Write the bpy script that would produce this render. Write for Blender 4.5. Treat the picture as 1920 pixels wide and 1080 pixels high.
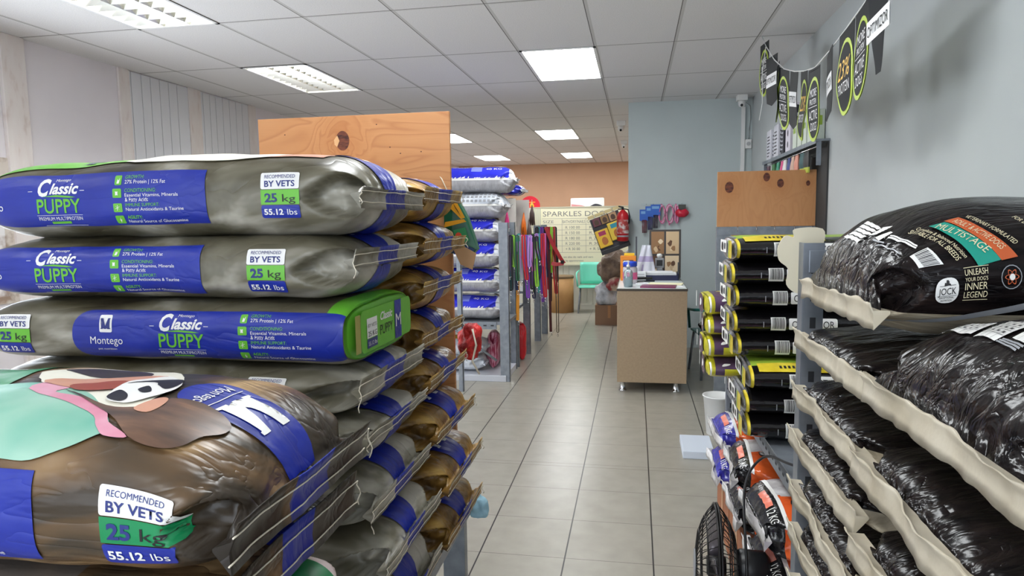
import bpy, bmesh, math, random
from mathutils import Vector, Matrix, noise
random.seed(7)
PI = math.pi
scene = bpy.context.scene
for o in list(bpy.data.objects): bpy.data.objects.remove(o)
COL = scene.collection

# ------------------------------------------------------------------ camera
YAW, PITCH, ROLL, FPX, EYE = -0.1804, -0.1, -0.0149, 1275.7, 1.5248
CZ = 2.8439                                   # ceiling height
def cam_axes():
    cy, sy, cp, sp = math.cos(YAW), math.sin(YAW), math.cos(PITCH), math.sin(PITCH)
    fw = Vector((sy*cp, cy*cp, sp)); r = Vector((cy, -sy, 0)); u = r.cross(fw)
    c, s = math.cos(ROLL), math.sin(ROLL)
    return c*r+s*u, c*u-s*r, fw
CR, CU, CF = cam_axes()
cd = bpy.data.cameras.new('camera'); cam = bpy.data.objects.new('camera', cd); COL.objects.link(cam)
cd.sensor_fit = 'HORIZONTAL'; cd.sensor_width = 36; cd.lens = FPX/1920*36; cd.clip_start = .02
cam.matrix_world = Matrix(((CR.x, CU.x, -CF.x, 0), (CR.y, CU.y, -CF.y, 0), (CR.z, CU.z, -CF.z, EYE), (0, 0, 0, 1)))
scene.camera = cam
def at(px, py, **k):                          # a point of the photograph on a plane x=, y= or z=
    d = CF + CR*((px-960)/FPX) - CU*((py-540)/FPX)
    (a, v), = k.items(); i = 'xyz'.index(a)
    o = Vector((0, 0, EYE)); return o + d*((v-o[i])/d[i])

# ------------------------------------------------------------------ light
w = bpy.data.worlds.new('world'); scene.world = w; w.use_nodes = True
bg = w.node_tree.nodes['Background']; bg.inputs[0].default_value = (.75, .86, 1, 1); bg.inputs[1].default_value = 1.6
def area(name, loc, rot, sx, sy, power, col):
    l = bpy.data.lights.new(name, 'AREA'); l.shape = 'RECTANGLE'; l.size = sx; l.size_y = sy; l.energy = power; l.color = col
    o = bpy.data.objects.new(name, l); COL.objects.link(o); o.location = loc; o.rotation_euler = rot; return o
area('shop_window_daylight', (-1.3, -1.9, 1.5), (PI/2, 0, 0), 4.6, 2.2, 34, (.86, .93, 1))
area('side_window_daylight', (-4.12, 2.6, 1.25), (0, -PI/2, 0), 1.0, 3.0, 85, (.86, .93, 1))
LAMP_STRENGTH = 19
scene.view_settings.view_transform = 'Standard'; scene.view_settings.look = 'None'
scene.view_settings.gamma = 1; scene.view_settings.use_curve_mapping = False
scene.view_settings.exposure = 0.14

# ------------------------------------------------------------------ materials
def node(nt, t, **kw):
    n = nt.nodes.new(t)
    for k, v in kw.items(): setattr(n, k, v)
    return n
def setin(nt, n, i, v):
    if hasattr(v, 'node'): nt.links.new(v, n.inputs[i])
    else: n.inputs[i].default_value = v
def mth(nt, op, a, b=0.0):
    n = node(nt, 'ShaderNodeMath', operation=op); setin(nt, n, 0, a); setin(nt, n, 1, b); return n.outputs[0]
def mixc(nt, f, a, b):
    n = node(nt, 'ShaderNodeMix', data_type='RGBA'); setin(nt, n, 0, f)
    for i, c in ((6, a), (7, b)):
        setin(nt, n, i, c if hasattr(c, 'node') else (*c, 1))
    return n.outputs[2]
def coords(nt, scale=(1, 1, 1), rot=(0, 0, 0)):
    tc = node(nt, 'ShaderNodeTexCoord'); mp = node(nt, 'ShaderNodeMapping')
    mp.inputs['Scale'].default_value = scale; mp.inputs['Rotation'].default_value = rot
    nt.links.new(tc.outputs['Object'], mp.inputs[0]); return mp.outputs[0]
def noisef(nt, vec, scale, detail=3, dist=0.0):
    n = node(nt, 'ShaderNodeTexNoise'); setin(nt, n, 0, vec); n.inputs['Scale'].default_value = scale
    n.inputs['Detail'].default_value = detail; n.inputs['Distortion'].default_value = dist; return n.outputs[0]
def ramp(nt, f, stops):
    n = node(nt, 'ShaderNodeValToRGB'); nt.links.new(f, n.inputs[0]); e = n.color_ramp.elements
    while len(e) < len(stops): e.new(.5)
    for i, (p, c) in enumerate(stops): e[i].position = p; e[i].color = (*c, 1)
    return n.outputs[0]
def bumpn(nt, b, h, strength, dist):
    n = node(nt, 'ShaderNodeBump'); nt.links.new(h, n.inputs['Height']); n.inputs['Strength'].default_value = strength
    n.inputs['Distance'].default_value = dist; nt.links.new(n.outputs[0], b.inputs['Normal'])
MATS = {}
def mat(name, c=(.5, .5, .5), rough=.5, metal=0, ns=None, c2=None, stretch=(1, 1, 1), bump=None, stops=None, spec=None, alpha=1, trans=0, coat=0, dist=0.0, detail=3, crease=0):
    if name in MATS: return MATS[name]
    m = bpy.data.materials.new(name); m.use_nodes = True; nt = m.node_tree; b = nt.nodes['Principled BSDF']
    b.inputs['Roughness'].default_value = rough; b.inputs['Metallic'].default_value = metal
    b.inputs['Base Color'].default_value = (*c, 1)
    if spec is not None: b.inputs['Specular IOR Level'].default_value = spec
    if alpha < 1: b.inputs['Alpha'].default_value = alpha
    if trans: b.inputs['Transmission Weight'].default_value = trans
    if coat: b.inputs['Coat Weight'].default_value = coat; b.inputs['Coat Roughness'].default_value = .08
    if ns or stops:
        f = noisef(nt, coords(nt, stretch), ns or 4, detail, dist)
        s = stops or [(.3, c), (.7, c2 or c)]
        nt.links.new(ramp(nt, f, s), b.inputs['Base Color'])
    if bump:
        bs, st, ds = bump[:3]; sc = bump[3] if len(bump) > 3 else (1, 1, 1)
        h = noisef(nt, coords(nt, sc), bs, 4)
        if crease:                                 # sharp fold lines where the noise crosses its middle
            n2 = noisef(nt, coords(nt, sc), crease, 3, .8)
            cr = mth(nt, 'POWER', mth(nt, 'MULTIPLY', mth(nt, 'ABSOLUTE', mth(nt, 'SUBTRACT', n2, .5)), 4.0), .55)
            h = mth(nt, 'ADD', mth(nt, 'MULTIPLY', h, .5), cr)
        bumpn(nt, b, h, st, ds)
    MATS[name] = m; return m
def srgb(r, g, b):
    return tuple(((v/255)/12.92 if v/255 < .04045 else ((v/255+.055)/1.055)**2.4) for v in (r, g, b))
def emis(name, c, s):
    if name in MATS: return MATS[name]
    m = bpy.data.materials.new(name); m.use_nodes = True; b = m.node_tree.nodes['Principled BSDF']
    b.inputs['Base Color'].default_value = (*c, 1); b.inputs['Emission Color'].default_value = (*c, 1); b.inputs['Emission Strength'].default_value = s
    MATS[name] = m; return m

def stripes(nt, v, off, step, half):           # 1 on a line every step metres
    a = mth(nt, 'DIVIDE', mth(nt, 'SUBTRACT', v, off), step)
    fr = mth(nt, 'ABSOLUTE', mth(nt, 'SUBTRACT', mth(nt, 'FRACT', mth(nt, 'ADD', a, .5)), .5))
    return mth(nt, 'LESS_THAN', fr, half/step)
def floor_mat():
    m = bpy.data.materials.new('ceramic_floor_tiles'); m.use_nodes = True; nt = m.node_tree; b = nt.nodes['Principled BSDF']
    tc = node(nt, 'ShaderNodeTexCoord'); sp = node(nt, 'ShaderNodeSeparateXYZ'); nt.links.new(tc.outputs['Object'], sp.inputs[0])
    X, Y = sp.outputs[0], sp.outputs[1]
    lx = stripes(nt, X, .0819, .3925, .0034)
    # rows before and after the cut strip
    ysh = mth(nt, 'SUBTRACT', Y, mth(nt, 'MULTIPLY', mth(nt, 'GREATER_THAN', Y, 2.9279+2.7*.3961), .0087))
    ly = stripes(nt, ysh, 2.9279, .3961, .0017)
    cut = mth(nt, 'LESS_THAN', mth(nt, 'ABSOLUTE', mth(nt, 'SUBTRACT', Y, 4.075)), .0017)
    ly = mth(nt, 'MAXIMUM', ly, cut)
    base = ramp(nt, noisef(nt, coords(nt), 9, 6), [(.3, srgb(146, 141, 129)), (.7, srgb(158, 153, 141))])
    c1 = mixc(nt, ly, base, srgb(88, 80, 72)); c2 = mixc(nt, lx, c1, srgb(40, 36, 34))
    nt.links.new(c2, b.inputs['Base Color'])
    b.inputs['Roughness'].default_value = .3; b.inputs['Specular IOR Level'].default_value = .5
    g = mth(nt, 'SUBTRACT', 1.0, mth(nt, 'MAXIMUM', lx, ly)); bumpn(nt, b, g, .5, .002)
    return m
def ceil_mat():
    m = bpy.data.materials.new('ceiling_tiles'); m.use_nodes = True; nt = m.node_tree; b = nt.nodes['Principled BSDF']
    tc = node(nt, 'ShaderNodeTexCoord'); sp = node(nt, 'ShaderNodeSeparateXYZ'); nt.links.new(tc.outputs['Object'], sp.inputs[0])
    X, Y = sp.outputs[0], sp.outputs[1]
    wide = mth(nt, 'MAXIMUM', stripes(nt, X, -.3075, .6, .011), stripes(nt, Y, 5.4323, 1.2, .009))
    dx = stripes(nt, mth(nt, 'ADD', X, .012), -.3075, .6, .0028); dy = stripes(nt, mth(nt, 'ADD', Y, .01), 5.4323, 1.2, .0035)
    dark = mth(nt, 'MAXIMUM', dx, dy)
    base = ramp(nt, noisef(nt, coords(nt), 160, 4), [(.35, srgb(212, 210, 210)), (.6, srgb(226, 224, 224))])
    c1 = mixc(nt, wide, base, srgb(196, 194, 192)); c2 = mixc(nt, dark, c1, srgb(96, 92, 90))
    nt.links.new(c2, b.inputs['Base Color']); b.inputs['Roughness'].default_value = .9; b.inputs['Specular IOR Level'].default_value = .2
    bumpn(nt, b, noisef(nt, coords(nt), 140, 4), .3, .003); return m
def wall_mat(name, c, var=.06):
    c2 = tuple(v*(1-var) for v in c)
    return mat(name, ns=2.2, stops=[(.3, c2), (.7, c)], rough=.7, bump=(120, .12, .002))
def ply_mat(name, rot, knots, con=.55):                  # plywood veneer with knots given in object coordinates (x, z, radius)
    m = bpy.data.materials.new(name); m.use_nodes = True; nt = m.node_tree; b = nt.nodes['Principled BSDF']
    tc = node(nt, 'ShaderNodeTexCoord'); sp = node(nt, 'ShaderNodeSeparateXYZ'); nt.links.new(tc.outputs['Object'], sp.inputs[0])
    X, Z = sp.outputs[0], sp.outputs[2]
    along, across = (X, Z) if rot else (Z, X)
    bend = None; dark = None
    for kx, kz, kr in knots:
        ddx = mth(nt, 'SUBTRACT', X, kx); ddz = mth(nt, 'SUBTRACT', Z, kz)
        d = mth(nt, 'SQRT', mth(nt, 'ADD', mth(nt, 'POWER', mth(nt, 'ABSOLUTE', ddx), 2.0), mth(nt, 'MULTIPLY', mth(nt, 'POWER', mth(nt, 'ABSOLUTE', ddz), 2.0), .55)))
        g = mth(nt, 'POWER', 2.718, mth(nt, 'MULTIPLY', mth(nt, 'POWER', mth(nt, 'DIVIDE', d, kr*3.0), 2.0), -1.0))
        bend = g if bend is None else mth(nt, 'ADD', bend, g)
        k = mth(nt, 'LESS_THAN', d, kr); dark = k if dark is None else mth(nt, 'MAXIMUM', dark, k)
    cb = node(nt, 'ShaderNodeCombineXYZ'); setin(nt, cb, 0, mth(nt, 'MULTIPLY', along, 1.1)); setin(nt, cb, 1, mth(nt, 'MULTIPLY', across, 5.0)); setin(nt, cb, 2, mth(nt, 'MULTIPLY', bend, .9))
    n1 = noisef(nt, cb.outputs[0], 1.4, 2, .6)
    rings = mth(nt, 'FRACT', mth(nt, 'MULTIPLY', n1, 9.0))
    col = ramp(nt, rings, [(0, srgb(206, 150, 100)), (.55, srgb(196, 138, 88)), (.8, srgb(168, 104, 60)), (1, srgb(204, 148, 98))])
    col = mixc(nt, con, srgb(204, 148, 98), col)
    grain = noisef(nt, coords(nt, (4, 60, 60) if rot else (60, 60, 4)), 3, 4)
    col = mixc(nt, mth(nt, 'MULTIPLY', grain, .25), col, srgb(168, 110, 66))
    kc = ramp(nt, noisef(nt, coords(nt, (1, 1, 3)), 30, 3), [(.35, srgb(62, 26, 18)), (.7, srgb(128, 66, 40))])
    col = mixc(nt, dark, mixc(nt, mth(nt, 'MULTIPLY', mth(nt, 'MINIMUM', bend, 1.0), .5), col, srgb(178, 112, 58)), kc)
    nt.links.new(col, b.inputs['Base Color']); b.inputs['Roughness'].default_value = .55
    return m

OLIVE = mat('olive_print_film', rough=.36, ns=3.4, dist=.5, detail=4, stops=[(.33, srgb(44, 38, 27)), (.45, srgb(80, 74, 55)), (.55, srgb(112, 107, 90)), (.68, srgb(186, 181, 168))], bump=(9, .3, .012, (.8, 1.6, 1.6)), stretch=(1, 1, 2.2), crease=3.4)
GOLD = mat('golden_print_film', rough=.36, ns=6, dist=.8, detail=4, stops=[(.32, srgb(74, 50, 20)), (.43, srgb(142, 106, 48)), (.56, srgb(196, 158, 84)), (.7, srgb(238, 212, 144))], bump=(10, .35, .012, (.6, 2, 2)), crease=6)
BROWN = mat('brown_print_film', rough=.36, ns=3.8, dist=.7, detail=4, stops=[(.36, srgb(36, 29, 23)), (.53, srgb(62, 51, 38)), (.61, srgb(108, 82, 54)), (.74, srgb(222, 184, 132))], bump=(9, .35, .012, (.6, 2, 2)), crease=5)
DARKF = mat('charcoal_print_film', rough=.34, ns=4, stops=[(.35, srgb(46, 42, 40)), (.7, srgb(92, 84, 78))], bump=(14, .3, .01, (.6, 2, 2)))
BLUE = mat('royal_blue_print', srgb(22, 38, 138), .38, ns=6, c2=srgb(28, 48, 158), bump=(9, .22, .012, (.6, 2, 2)), crease=5)
DBLUE = mat('navy_print', srgb(34, 46, 118), .4)
GREEN = mat('leaf_green_print', srgb(104, 184, 52), .36, bump=(14, .2, .01))
EGREEN = mat('emerald_print', srgb(16, 132, 78), .36, bump=(14, .2, .01))
WHITE = mat('white_print', srgb(236, 234, 230), .4)
BLACKP = mat('black_print', srgb(26, 24, 26), .4)
GREYP = mat('grey_print', srgb(150, 152, 156), .4)
STRING = mat('cotton_string', srgb(226, 216, 196), .8)
JBLACK = mat('glossy_black_woven_film', rough=.2, ns=18, stretch=(.5, 3, 3), stops=[(.35, srgb(14, 12, 13)), (.7, srgb(34, 27, 26)), (.85, srgb(62, 48, 42))], bump=(26, .3, .008, (.4, 2.2, 2.2)), spec=.17, crease=12)
CREAM = mat('cream_woven_plastic', srgb(206, 194, 170), .5, ns=40, c2=srgb(184, 170, 144), stretch=(1, 4, 1), bump=(60, .4, .004, (.3, 4, 1)))
TAPE = mat('cream_crepe_tape', srgb(214, 204, 184), .6, ns=14, c2=srgb(188, 176, 152), bump=(20, .4, .01))
STEEL = mat('galvanised_steel', srgb(150, 156, 164), .42, .55, ns=20, c2=srgb(128, 134, 142))
CHROME = mat('chrome', (.8, .8, .82), .12, 1)
BLACKPL = mat('black_plastic', srgb(24, 24, 26), .35)
WHITEPL = mat('white_plastic', srgb(226, 226, 224), .4)
CARD = mat('brown_cardboard', srgb(176, 138, 100), .8, ns=8, c2=srgb(160, 122, 84))
RED = mat('red_paint', srgb(186, 26, 34), .32)
YELLOW = mat('yellow_print', srgb(232, 190, 40), .4)

# ------------------------------------------------------------------ object helpers
def obj(name, bm, mats, parent=None, smooth=False, loc=(0, 0, 0)):
    me = bpy.data.meshes.new(name)
    bm.normal_update(); bm.to_mesh(me); bm.free()
    for m in (mats if isinstance(mats, (list, tuple)) else [mats]): me.materials.append(m)
    if smooth:
        for p in me.polygons: p.use_smooth = True
    o = bpy.data.objects.new(name, me); COL.objects.link(o); o.location = loc
    if parent: o.parent = parent
    return o
def tag(o, label, cat, group=None):
    o['label'] = label; o['category'] = cat
    if group: o['group'] = group
    return o
def thing(name, label, cat, loc=(0, 0, 0), rz=0, group=None):
    o = bpy.data.objects.new(name, None); COL.objects.link(o); o.location = loc; o.rotation_euler = (0, 0, rz); o.empty_display_size = .1
    return tag(o, label, cat, group)
def struct(name, bm, m):
    o = obj(name, bm, m); o['kind'] = 'structure'; return o
def dup(root, loc, rz=0, label=None, group=None):
    r = root.copy(); COL.objects.link(r); r.location = loc; r.rotation_euler = (0, 0, rz)
    if label: r['label'] = label
    if group: r['group'] = group
    for ch in [c for c in bpy.data.objects if c.parent == root]:
        c = ch.copy(); COL.objects.link(c); c.parent = r
        for g in [x for x in bpy.data.objects if x.parent == ch]:
            d = g.copy(); COL.objects.link(d); d.parent = c
    return r
def nb(): return bmesh.new()
def bx(bm, x0, x1, y0, y1, z0, z1, mi=0, bev=0, M=None):
    v = [bm.verts.new((x, y, z)) for x in (x0, x1) for y in (y0, y1) for z in (z0, z1)]
    fs = []
    for q in ((0, 1, 3, 2), (4, 6, 7, 5), (0, 4, 5, 1), (2, 3, 7, 6), (0, 2, 6, 4), (1, 5, 7, 3)):
        f = bm.faces.new([v[i] for i in q]); f.material_index = mi; fs.append(f)
    if bev:
        es = list({e for f in fs for e in f.edges})
        r = bmesh.ops.bevel(bm, geom=es, offset=bev, segments=2, affect='EDGES', profile=.5)
        v = list({x for f in r['faces'] for x in f.verts} | {x for x in v if x.is_valid})
        for f in r['faces']: f.material_index = mi
    if M is not None:
        for x in v: x.co = M @ x.co
    return v
def tube(bm, pts, r, n=8, mi=0, cap=True):
    pts = [Vector(p) for p in pts]; rings = []
    up = Vector((0, 0, 1))
    for i, p in enumerate(pts):
        t = (pts[min(i+1, len(pts)-1)]-pts[max(i-1, 0)]).normalized()
        a = t.cross(up)
        if a.length < .05: a = t.cross(Vector((1, 0, 0)))
        a.normalize(); b = t.cross(a); rr = r[i] if isinstance(r, (list, tuple)) else r
        rings.append([bm.verts.new(p+a*(rr*math.cos(2*PI*k/n))+b*(rr*math.sin(2*PI*k/n))) for k in range(n)])
    for A, B in zip(rings, rings[1:]):
        for k in range(n):
            f = bm.faces.new((A[k], A[(k+1) % n], B[(k+1) % n], B[k])); f.material_index = mi; f.smooth = True
    if cap and n > 2:
        bm.faces.new(rings[0][::-1]).material_index = mi; bm.faces.new(rings[-1]).material_index = mi
def lathe(bm, prof, n=24, cx=0, cy=0, mi=0, cap=True):
    rings = [[bm.verts.new((cx+r*math.cos(2*PI*k/n), cy+r*math.sin(2*PI*k/n), z)) for k in range(n)] for r, z in prof]
    for A, B in zip(rings, rings[1:]):
        for k in range(n):
            f = bm.faces.new((A[k], A[(k+1) % n], B[(k+1) % n], B[k])); f.material_index = mi; f.smooth = True
    if cap:
        bm.faces.new(rings[0][::-1]).material_index = mi; bm.faces.new(rings[-1]).material_index = mi
def ribbon(bm, pts, side, w, th=.002, mi=0):    # a strap: pts centre line, side the direction of its width
    pts = [Vector(p) for p in pts]; side = Vector(side).normalized(); rings = []
    for i, p in enumerate(pts):
        t = (pts[min(i+1, len(pts)-1)]-pts[max(i-1, 0)]).normalized(); nrm = t.cross(side).normalized()
        rings.append([bm.verts.new(p+side*sx*w/2+nrm*sz*th/2) for sx, sz in ((-1, -1), (1, -1), (1, 1), (-1, 1))])
    for A, B in zip(rings, rings[1:]):
        for k in range(4): bm.faces.new((A[k], A[(k+1) % 4], B[(k+1) % 4], B[k])).material_index = mi
    bm.faces.new(rings[0][::-1]).material_index = mi; bm.faces.new(rings[-1]).material_index = mi
TX = {}
def text2d(s, bold=0, shear=0):                 # text as flat triangles, left edge 0, baseline 0, capital height about 1
    if any(c in s for c in 'MNWKR'): bold = 0
    k = (s, bold, shear)
    if k in TX: return TX[k]
    cu = bpy.data.curves.new('t', 'FONT'); cu.body = s; cu.size = 1; cu.shear = shear; cu.offset = bold; cu.resolution_u = 3; cu.fill_mode = 'FRONT'
    o = bpy.data.objects.new('t', cu); COL.objects.link(o)
    ev = o.evaluated_get(bpy.context.evaluated_depsgraph_get()); me = ev.to_mesh()
    vs = [(v.co.x, v.co.y) for v in me.vertices]; fs = [tuple(p.vertices) for p in me.polygons]
    ev.to_mesh_clear(); bpy.data.objects.remove(o); bpy.data.curves.remove(cu)
    x0 = min(v[0] for v in vs); x1 = max(v[0] for v in vs); h = .72
    vs = [((x-x0)/h, y/h) for x, y in vs]
    TX[k] = (vs, fs, (x1-x0)/h); return TX[k]
def place_text(s, h, width=None, align='C', bold=0, shear=0, rot=0, x=0, y=0):
    vs, fs, wd = text2d(s, bold, shear)
    sx = (width/wd) if width else h
    off = {'L': 0, 'C': -.5*wd*sx, 'R': -wd*sx}[align]; c, sn = math.cos(rot), math.sin(rot)
    out = []
    for a, b in vs:
        a = a*sx+off; b = b*h; out.append((x+a*c-b*sn, y+a*sn+b*c))
    return out, fs
def flat_text(bm, s, o, right, up, h, mi, width=None, align='C', bold=0, shear=0, off=.001):
    right = Vector(right).normalized(); up = Vector(up).normalized(); nrm = right.cross(up); o = Vector(o)+nrm*off
    vs, fs = place_text(s, h, width, align, bold, shear)
    V = [bm.verts.new(o+right*a+up*b) for a, b in vs]
    for f in fs:
        try: bm.faces.new([V[i] for i in f]).material_index = mi
        except ValueError: pass
def flat_poly(bm, pts, o, right, up, mi, off=.001):
    right = Vector(right).normalized(); up = Vector(up).normalized(); nrm = right.cross(up); o = Vector(o)+nrm*off
    f = bm.faces.new([bm.verts.new(o+right*a+up*b) for a, b in pts]); f.material_index = mi; return f
def rect(x0, x1, y0, y1): return [(x0, y0), (x1, y0), (x1, y1), (x0, y1)]
def rrect(x0, x1, y0, y1, r, n=5):
    out = []
    for cx, cy, a0 in ((x1-r, y0+r, -PI/2), (x1-r, y1-r, 0), (x0+r, y1-r, PI/2), (x0+r, y0+r, PI)):
        out += [(cx+r*math.cos(a0+PI/2*i/n), cy+r*math.sin(a0+PI/2*i/n)) for i in range(n+1)]
    return out
def refine(vs, fs, lim):                         # split flat shapes so that they can follow a curved surface
    b = nb(); V = [b.verts.new((x, y, 0)) for x, y in vs]
    for f in fs:
        try: b.faces.new([V[i] for i in f])
        except ValueError: pass
    bmesh.ops.triangulate(b, faces=b.faces[:])
    for _ in range(8):
        es = [e for e in b.edges if e.calc_length() > lim]
        if not es: break
        bmesh.ops.subdivide_edges(b, edges=es, cuts=1); bmesh.ops.triangulate(b, faces=[f for f in b.faces if len(f.verts) > 3])
    b.verts.index_update()
    o = [(v.co.x, v.co.y) for v in b.verts], [tuple(v.index for v in f.verts) for f in b.faces]
    b.free(); return o

# ------------------------------------------------------------------ sacks
def sg(v, p): return math.copysign(abs(v)**p, v)
class Sack:
    """a filled sack, length on x from 0 to L, width on y, bottom at z=0; the seam at the end 'R' (x=L) or 'L' (x=0)"""
    def __init__(s, L, W, T, n=3.4, Le=.125, seed=0, amp=.004, wr=.005, dent=.045, zs=.5, seam='R', block=False, crown=.005, grid=.0095, nr=104, far=.13, pocket=.135):
        s.pocket = pocket
        s.L, s.W, s.T, s.n, s.Le, s.seed, s.amp, s.wr, s.dent, s.zs, s.seam, s.block, s.crown = L, W, T, n, Le, seed, amp, wr, dent, zs, seam, block, crown
        s.far = far; s.grid = grid; s.nr = nr
        N = 720; A = [0.0]; pv = None
        for i in range(N+1):
            th = PI-2*PI*i/N; q = (W/2*sg(math.cos(th), 2/n), T/2*sg(math.sin(th), 2/n))
            if pv: A.append(A[-1]+math.hypot(q[0]-pv[0], q[1]-pv[1]))
            pv = q
        s.A = A; s.N = N; s.P = A[-1]; s.bm = nb(); s.mats = []; s.top = s.P/4
    def phi(s, p):
        p %= s.P; lo, hi = 0, s.N
        while hi-lo > 1:
            m = (lo+hi)//2
            if s.A[m] <= p: lo = m
            else: hi = m
        return 2*PI*(lo+(p-s.A[lo])/max(s.A[hi]-s.A[lo], 1e-9))/s.N
    def prof(s, e, Le): return max(0.0, 1-(1-min(max(e, 0)/Le, 1))**2.3)**.45
    def S(s, x, p):
        es, eo = (s.L-x, x) if s.seam == 'R' else (x, s.L-x)      # distance from the seam end and from the other end
        if s.block: kS = .86+.14*s.prof(es, .05)
        else: kS = s.prof(es, s.Le)
        hf = kS*s.prof(eo, s.far); f = s.phi(p); c, sn = math.cos(PI-f), math.sin(PI-f)
        nn = 2.2+(s.n-2.2)*hf if s.n > 2.2 else s.n; w = s.W/2*(1-.05*(1-hf)); h = max(s.T/2*hf, .003)
        y = w*sg(c, 2/nn); z = h*sg(sn, 2/nn)
        zc = s.T/2+(s.zs*s.T-s.T/2)*(1-kS if not s.block else 0)
        if sn > 0: z += s.crown*sn*math.sin(PI*min(max(x/s.L, 0), 1))
        q = Vector((x*5+s.seed*3.1, y*5+s.seed*1.7, (z+zc)*7))
        d = s.amp*(noise.noise(q)+.6*noise.noise(q*2.3))*min(1, hf*1.6)
        if s.wr:
            a = (1-hf)*min(1, hf*3)+.12
            pp = p if abs(c) < .8 else p*.6
            d += s.wr*a*(abs(noise.noise(Vector((pp*26+s.seed*5, x*5, s.seed))))*1.6-.5)
            d += s.wr*.5*noise.noise(Vector((x*9+p*6, p*14, s.seed*2.2)))*a
        y += c*d*.6; z += sn*d
        if s.dent and not s.block:
            zz = abs(sn)**(2/nn); u = es/(s.pocket*(1+.25*noise.noise(Vector((s.seed, math.copysign(3, c), 4)))))
            if u < 1 and abs(c) > .3:                # the tucked-in gusset: a pocket that narrows away from the seam
                zm = .86*(1-u)**.8; g = min(max((zm-zz+.04)/.16, 0), 1); g = g*g*(3-2*g)
                y -= math.copysign(1, c)*s.dent*2.0*g*min(es/.015, 1)*(1-.45*u)*(1+.4*noise.noise(Vector((x*30, z*40, s.seed))))
        return Vector((x, y, max(z+zc, -.002) if z+zc > 0 else (z+zc)*.25))
    def nrm(s, x, p):
        a = s.S(x+.002, p)-s.S(x-.002, p); b = s.S(x, p+.002)-s.S(x, p-.002); n = a.cross(b)
        return n.normalized() if n.length > 1e-9 else Vector((0, 0, 1))
    def mi(s, m):
        if m not in s.mats: s.mats.append(m)
        return s.mats.index(m)
    def shell(s, m, fn=None):
        k = max(24, int(s.L/s.grid)); bm = s.bm; i0 = s.mi(m); rings = []; xs = []
        for i in range(k+1):
            t = i/k; x = s.L*(t-.55*math.sin(2*PI*t)/(2*PI)); xs.append(x)
            rings.append([bm.verts.new(s.S(x, s.P*j/s.nr)) for j in range(s.nr)])
        for i in range(k):
            A, B = rings[i], rings[i+1]
            for j in range(s.nr):
                f = bm.faces.new((A[j], B[j], B[(j+1) % s.nr], A[(j+1) % s.nr])); f.smooth = True
                f.material_index = s.mi(fn((xs[i]+xs[i+1])/2, s.P*(j+.5)/s.nr) or m) if fn else i0
        s.rings = rings
        for R, sgn, end in ((rings[0], -1, 'L'), (rings[-1], 1, 'R')):
            c = sum((v.co for v in R), Vector())/len(R); blk = s.block and end == s.seam; prev = R
            for fr in (.92, .6, .3):
                cur = [bm.verts.new(c+(v.co-c)*fr+Vector((sgn*(.012*(1-fr*fr) if blk else 0), 0, 0))) for v in R]
                for j in range(s.nr):
                    q = (prev[j], cur[j], cur[(j+1) % s.nr], prev[(j+1) % s.nr]); f = bm.faces.new(q if sgn < 0 else q[::-1]); f.smooth = True
                    f.material_index = s.mi(s.capm) if blk and fr < .93 else i0
                prev = cur
            f = bm.faces.new(prev[::-1] if sgn < 0 else prev); f.material_index = s.mi(s.capm) if blk else i0
    def add(s, m, vs, fs, off=.0016, lim=.013):
        vs, fs = refine(vs, fs, lim); i = s.mi(m); V = []
        for x, p in vs:
            x = min(max(x, .001), s.L-.001); V.append(s.bm.verts.new(s.S(x, p)+s.nrm(x, p)*off))
        for f in fs:
            try: F = s.bm.faces.new([V[j] for j in f]); F.material_index = i; F.smooth = True
            except ValueError: pass
    def poly(s, m, pts, off=.0016, lim=.013): s.add(m, pts, [tuple(range(len(pts)))], off, lim)
    def text(s, m, t, x, p, h, width=None, align='C', bold=0, shear=0, rot=0, off=.0026):
        vs, fs = place_text(t, h, width, align, bold, shear, rot, x, p); s.add(m, vs, fs, off)
    def build(s, parent): 
        bmesh.ops.recalc_face_normals
        return obj('body', s.bm, s.mats, parent)
    def fx(s, y, b, up, dn, lean, wav):             # how far the outer face of the flap stands out at height b above the seam
        r = Vector((y*9, s.seed*4.4, 0)); o1 = wav*noise.noise(r)*1.6; o2 = wav*noise.noise(r+Vector((9, 3, 0)))*1.6
        f = b/up if b > 0 else b/dn
        return (.010+o1+(lean+o2)*f if f > 0 else .010+o1-.002*f, wav*.7*noise.noise(r+Vector((1, 7, 2))), .003*noise.noise(Vector((y*40, s.seed, b*30))))
    def flap(s, parent, m, band=None, bw=.066, up=.03, dn=.012, lean=.008, wav=.004, name='sewn_seam', crum=0):
        sign = 1 if s.seam == 'R' else -1; x0 = s.L if sign > 0 else 0; zc = s.zs*s.T; k = 60; bm = nb(); rows = []
        W = s.W*.965/2; th = .0022
        for i in range(k+1):
            y = -W+2*W*i/k; hs = [-dn, -dn*.5, 0, up*.35, up*.7, up]; outer = []
            for b in hs:
                a, j, q = s.fx(y, b, up, dn, lean, wav); cj = crum*noise.noise(Vector((y*34, b*20, s.seed+3))) if crum else 0; outer.append((a+q*.5+cj, b+(j+crum*1.2*noise.noise(Vector((y*26, s.seed, 8))) if b in (hs[0], hs[-1]) else 0)))
            pr = [(-.012, 0)]+outer+[(a-th, b) for a, b in outer[::-1]][:3]+[(-.012, .004)]
            rows.append([bm.verts.new((x0+sign*a, y, zc+b)) for a, b in pr])
        n = len(rows[0])
        for i in range(k):
            yc = -W+2*W*(i+.5)/k
            for j in range(n-1):
                f = bm.faces.new((rows[i][j], rows[i+1][j], rows[i+1][j+1], rows[i][j+1]))
                f.material_index = 1 if band and abs(yc) < bw else 0; f.smooth = j not in (0, 6)
        for R in (rows[0], rows[-1]): bm.faces.new(R)
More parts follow.
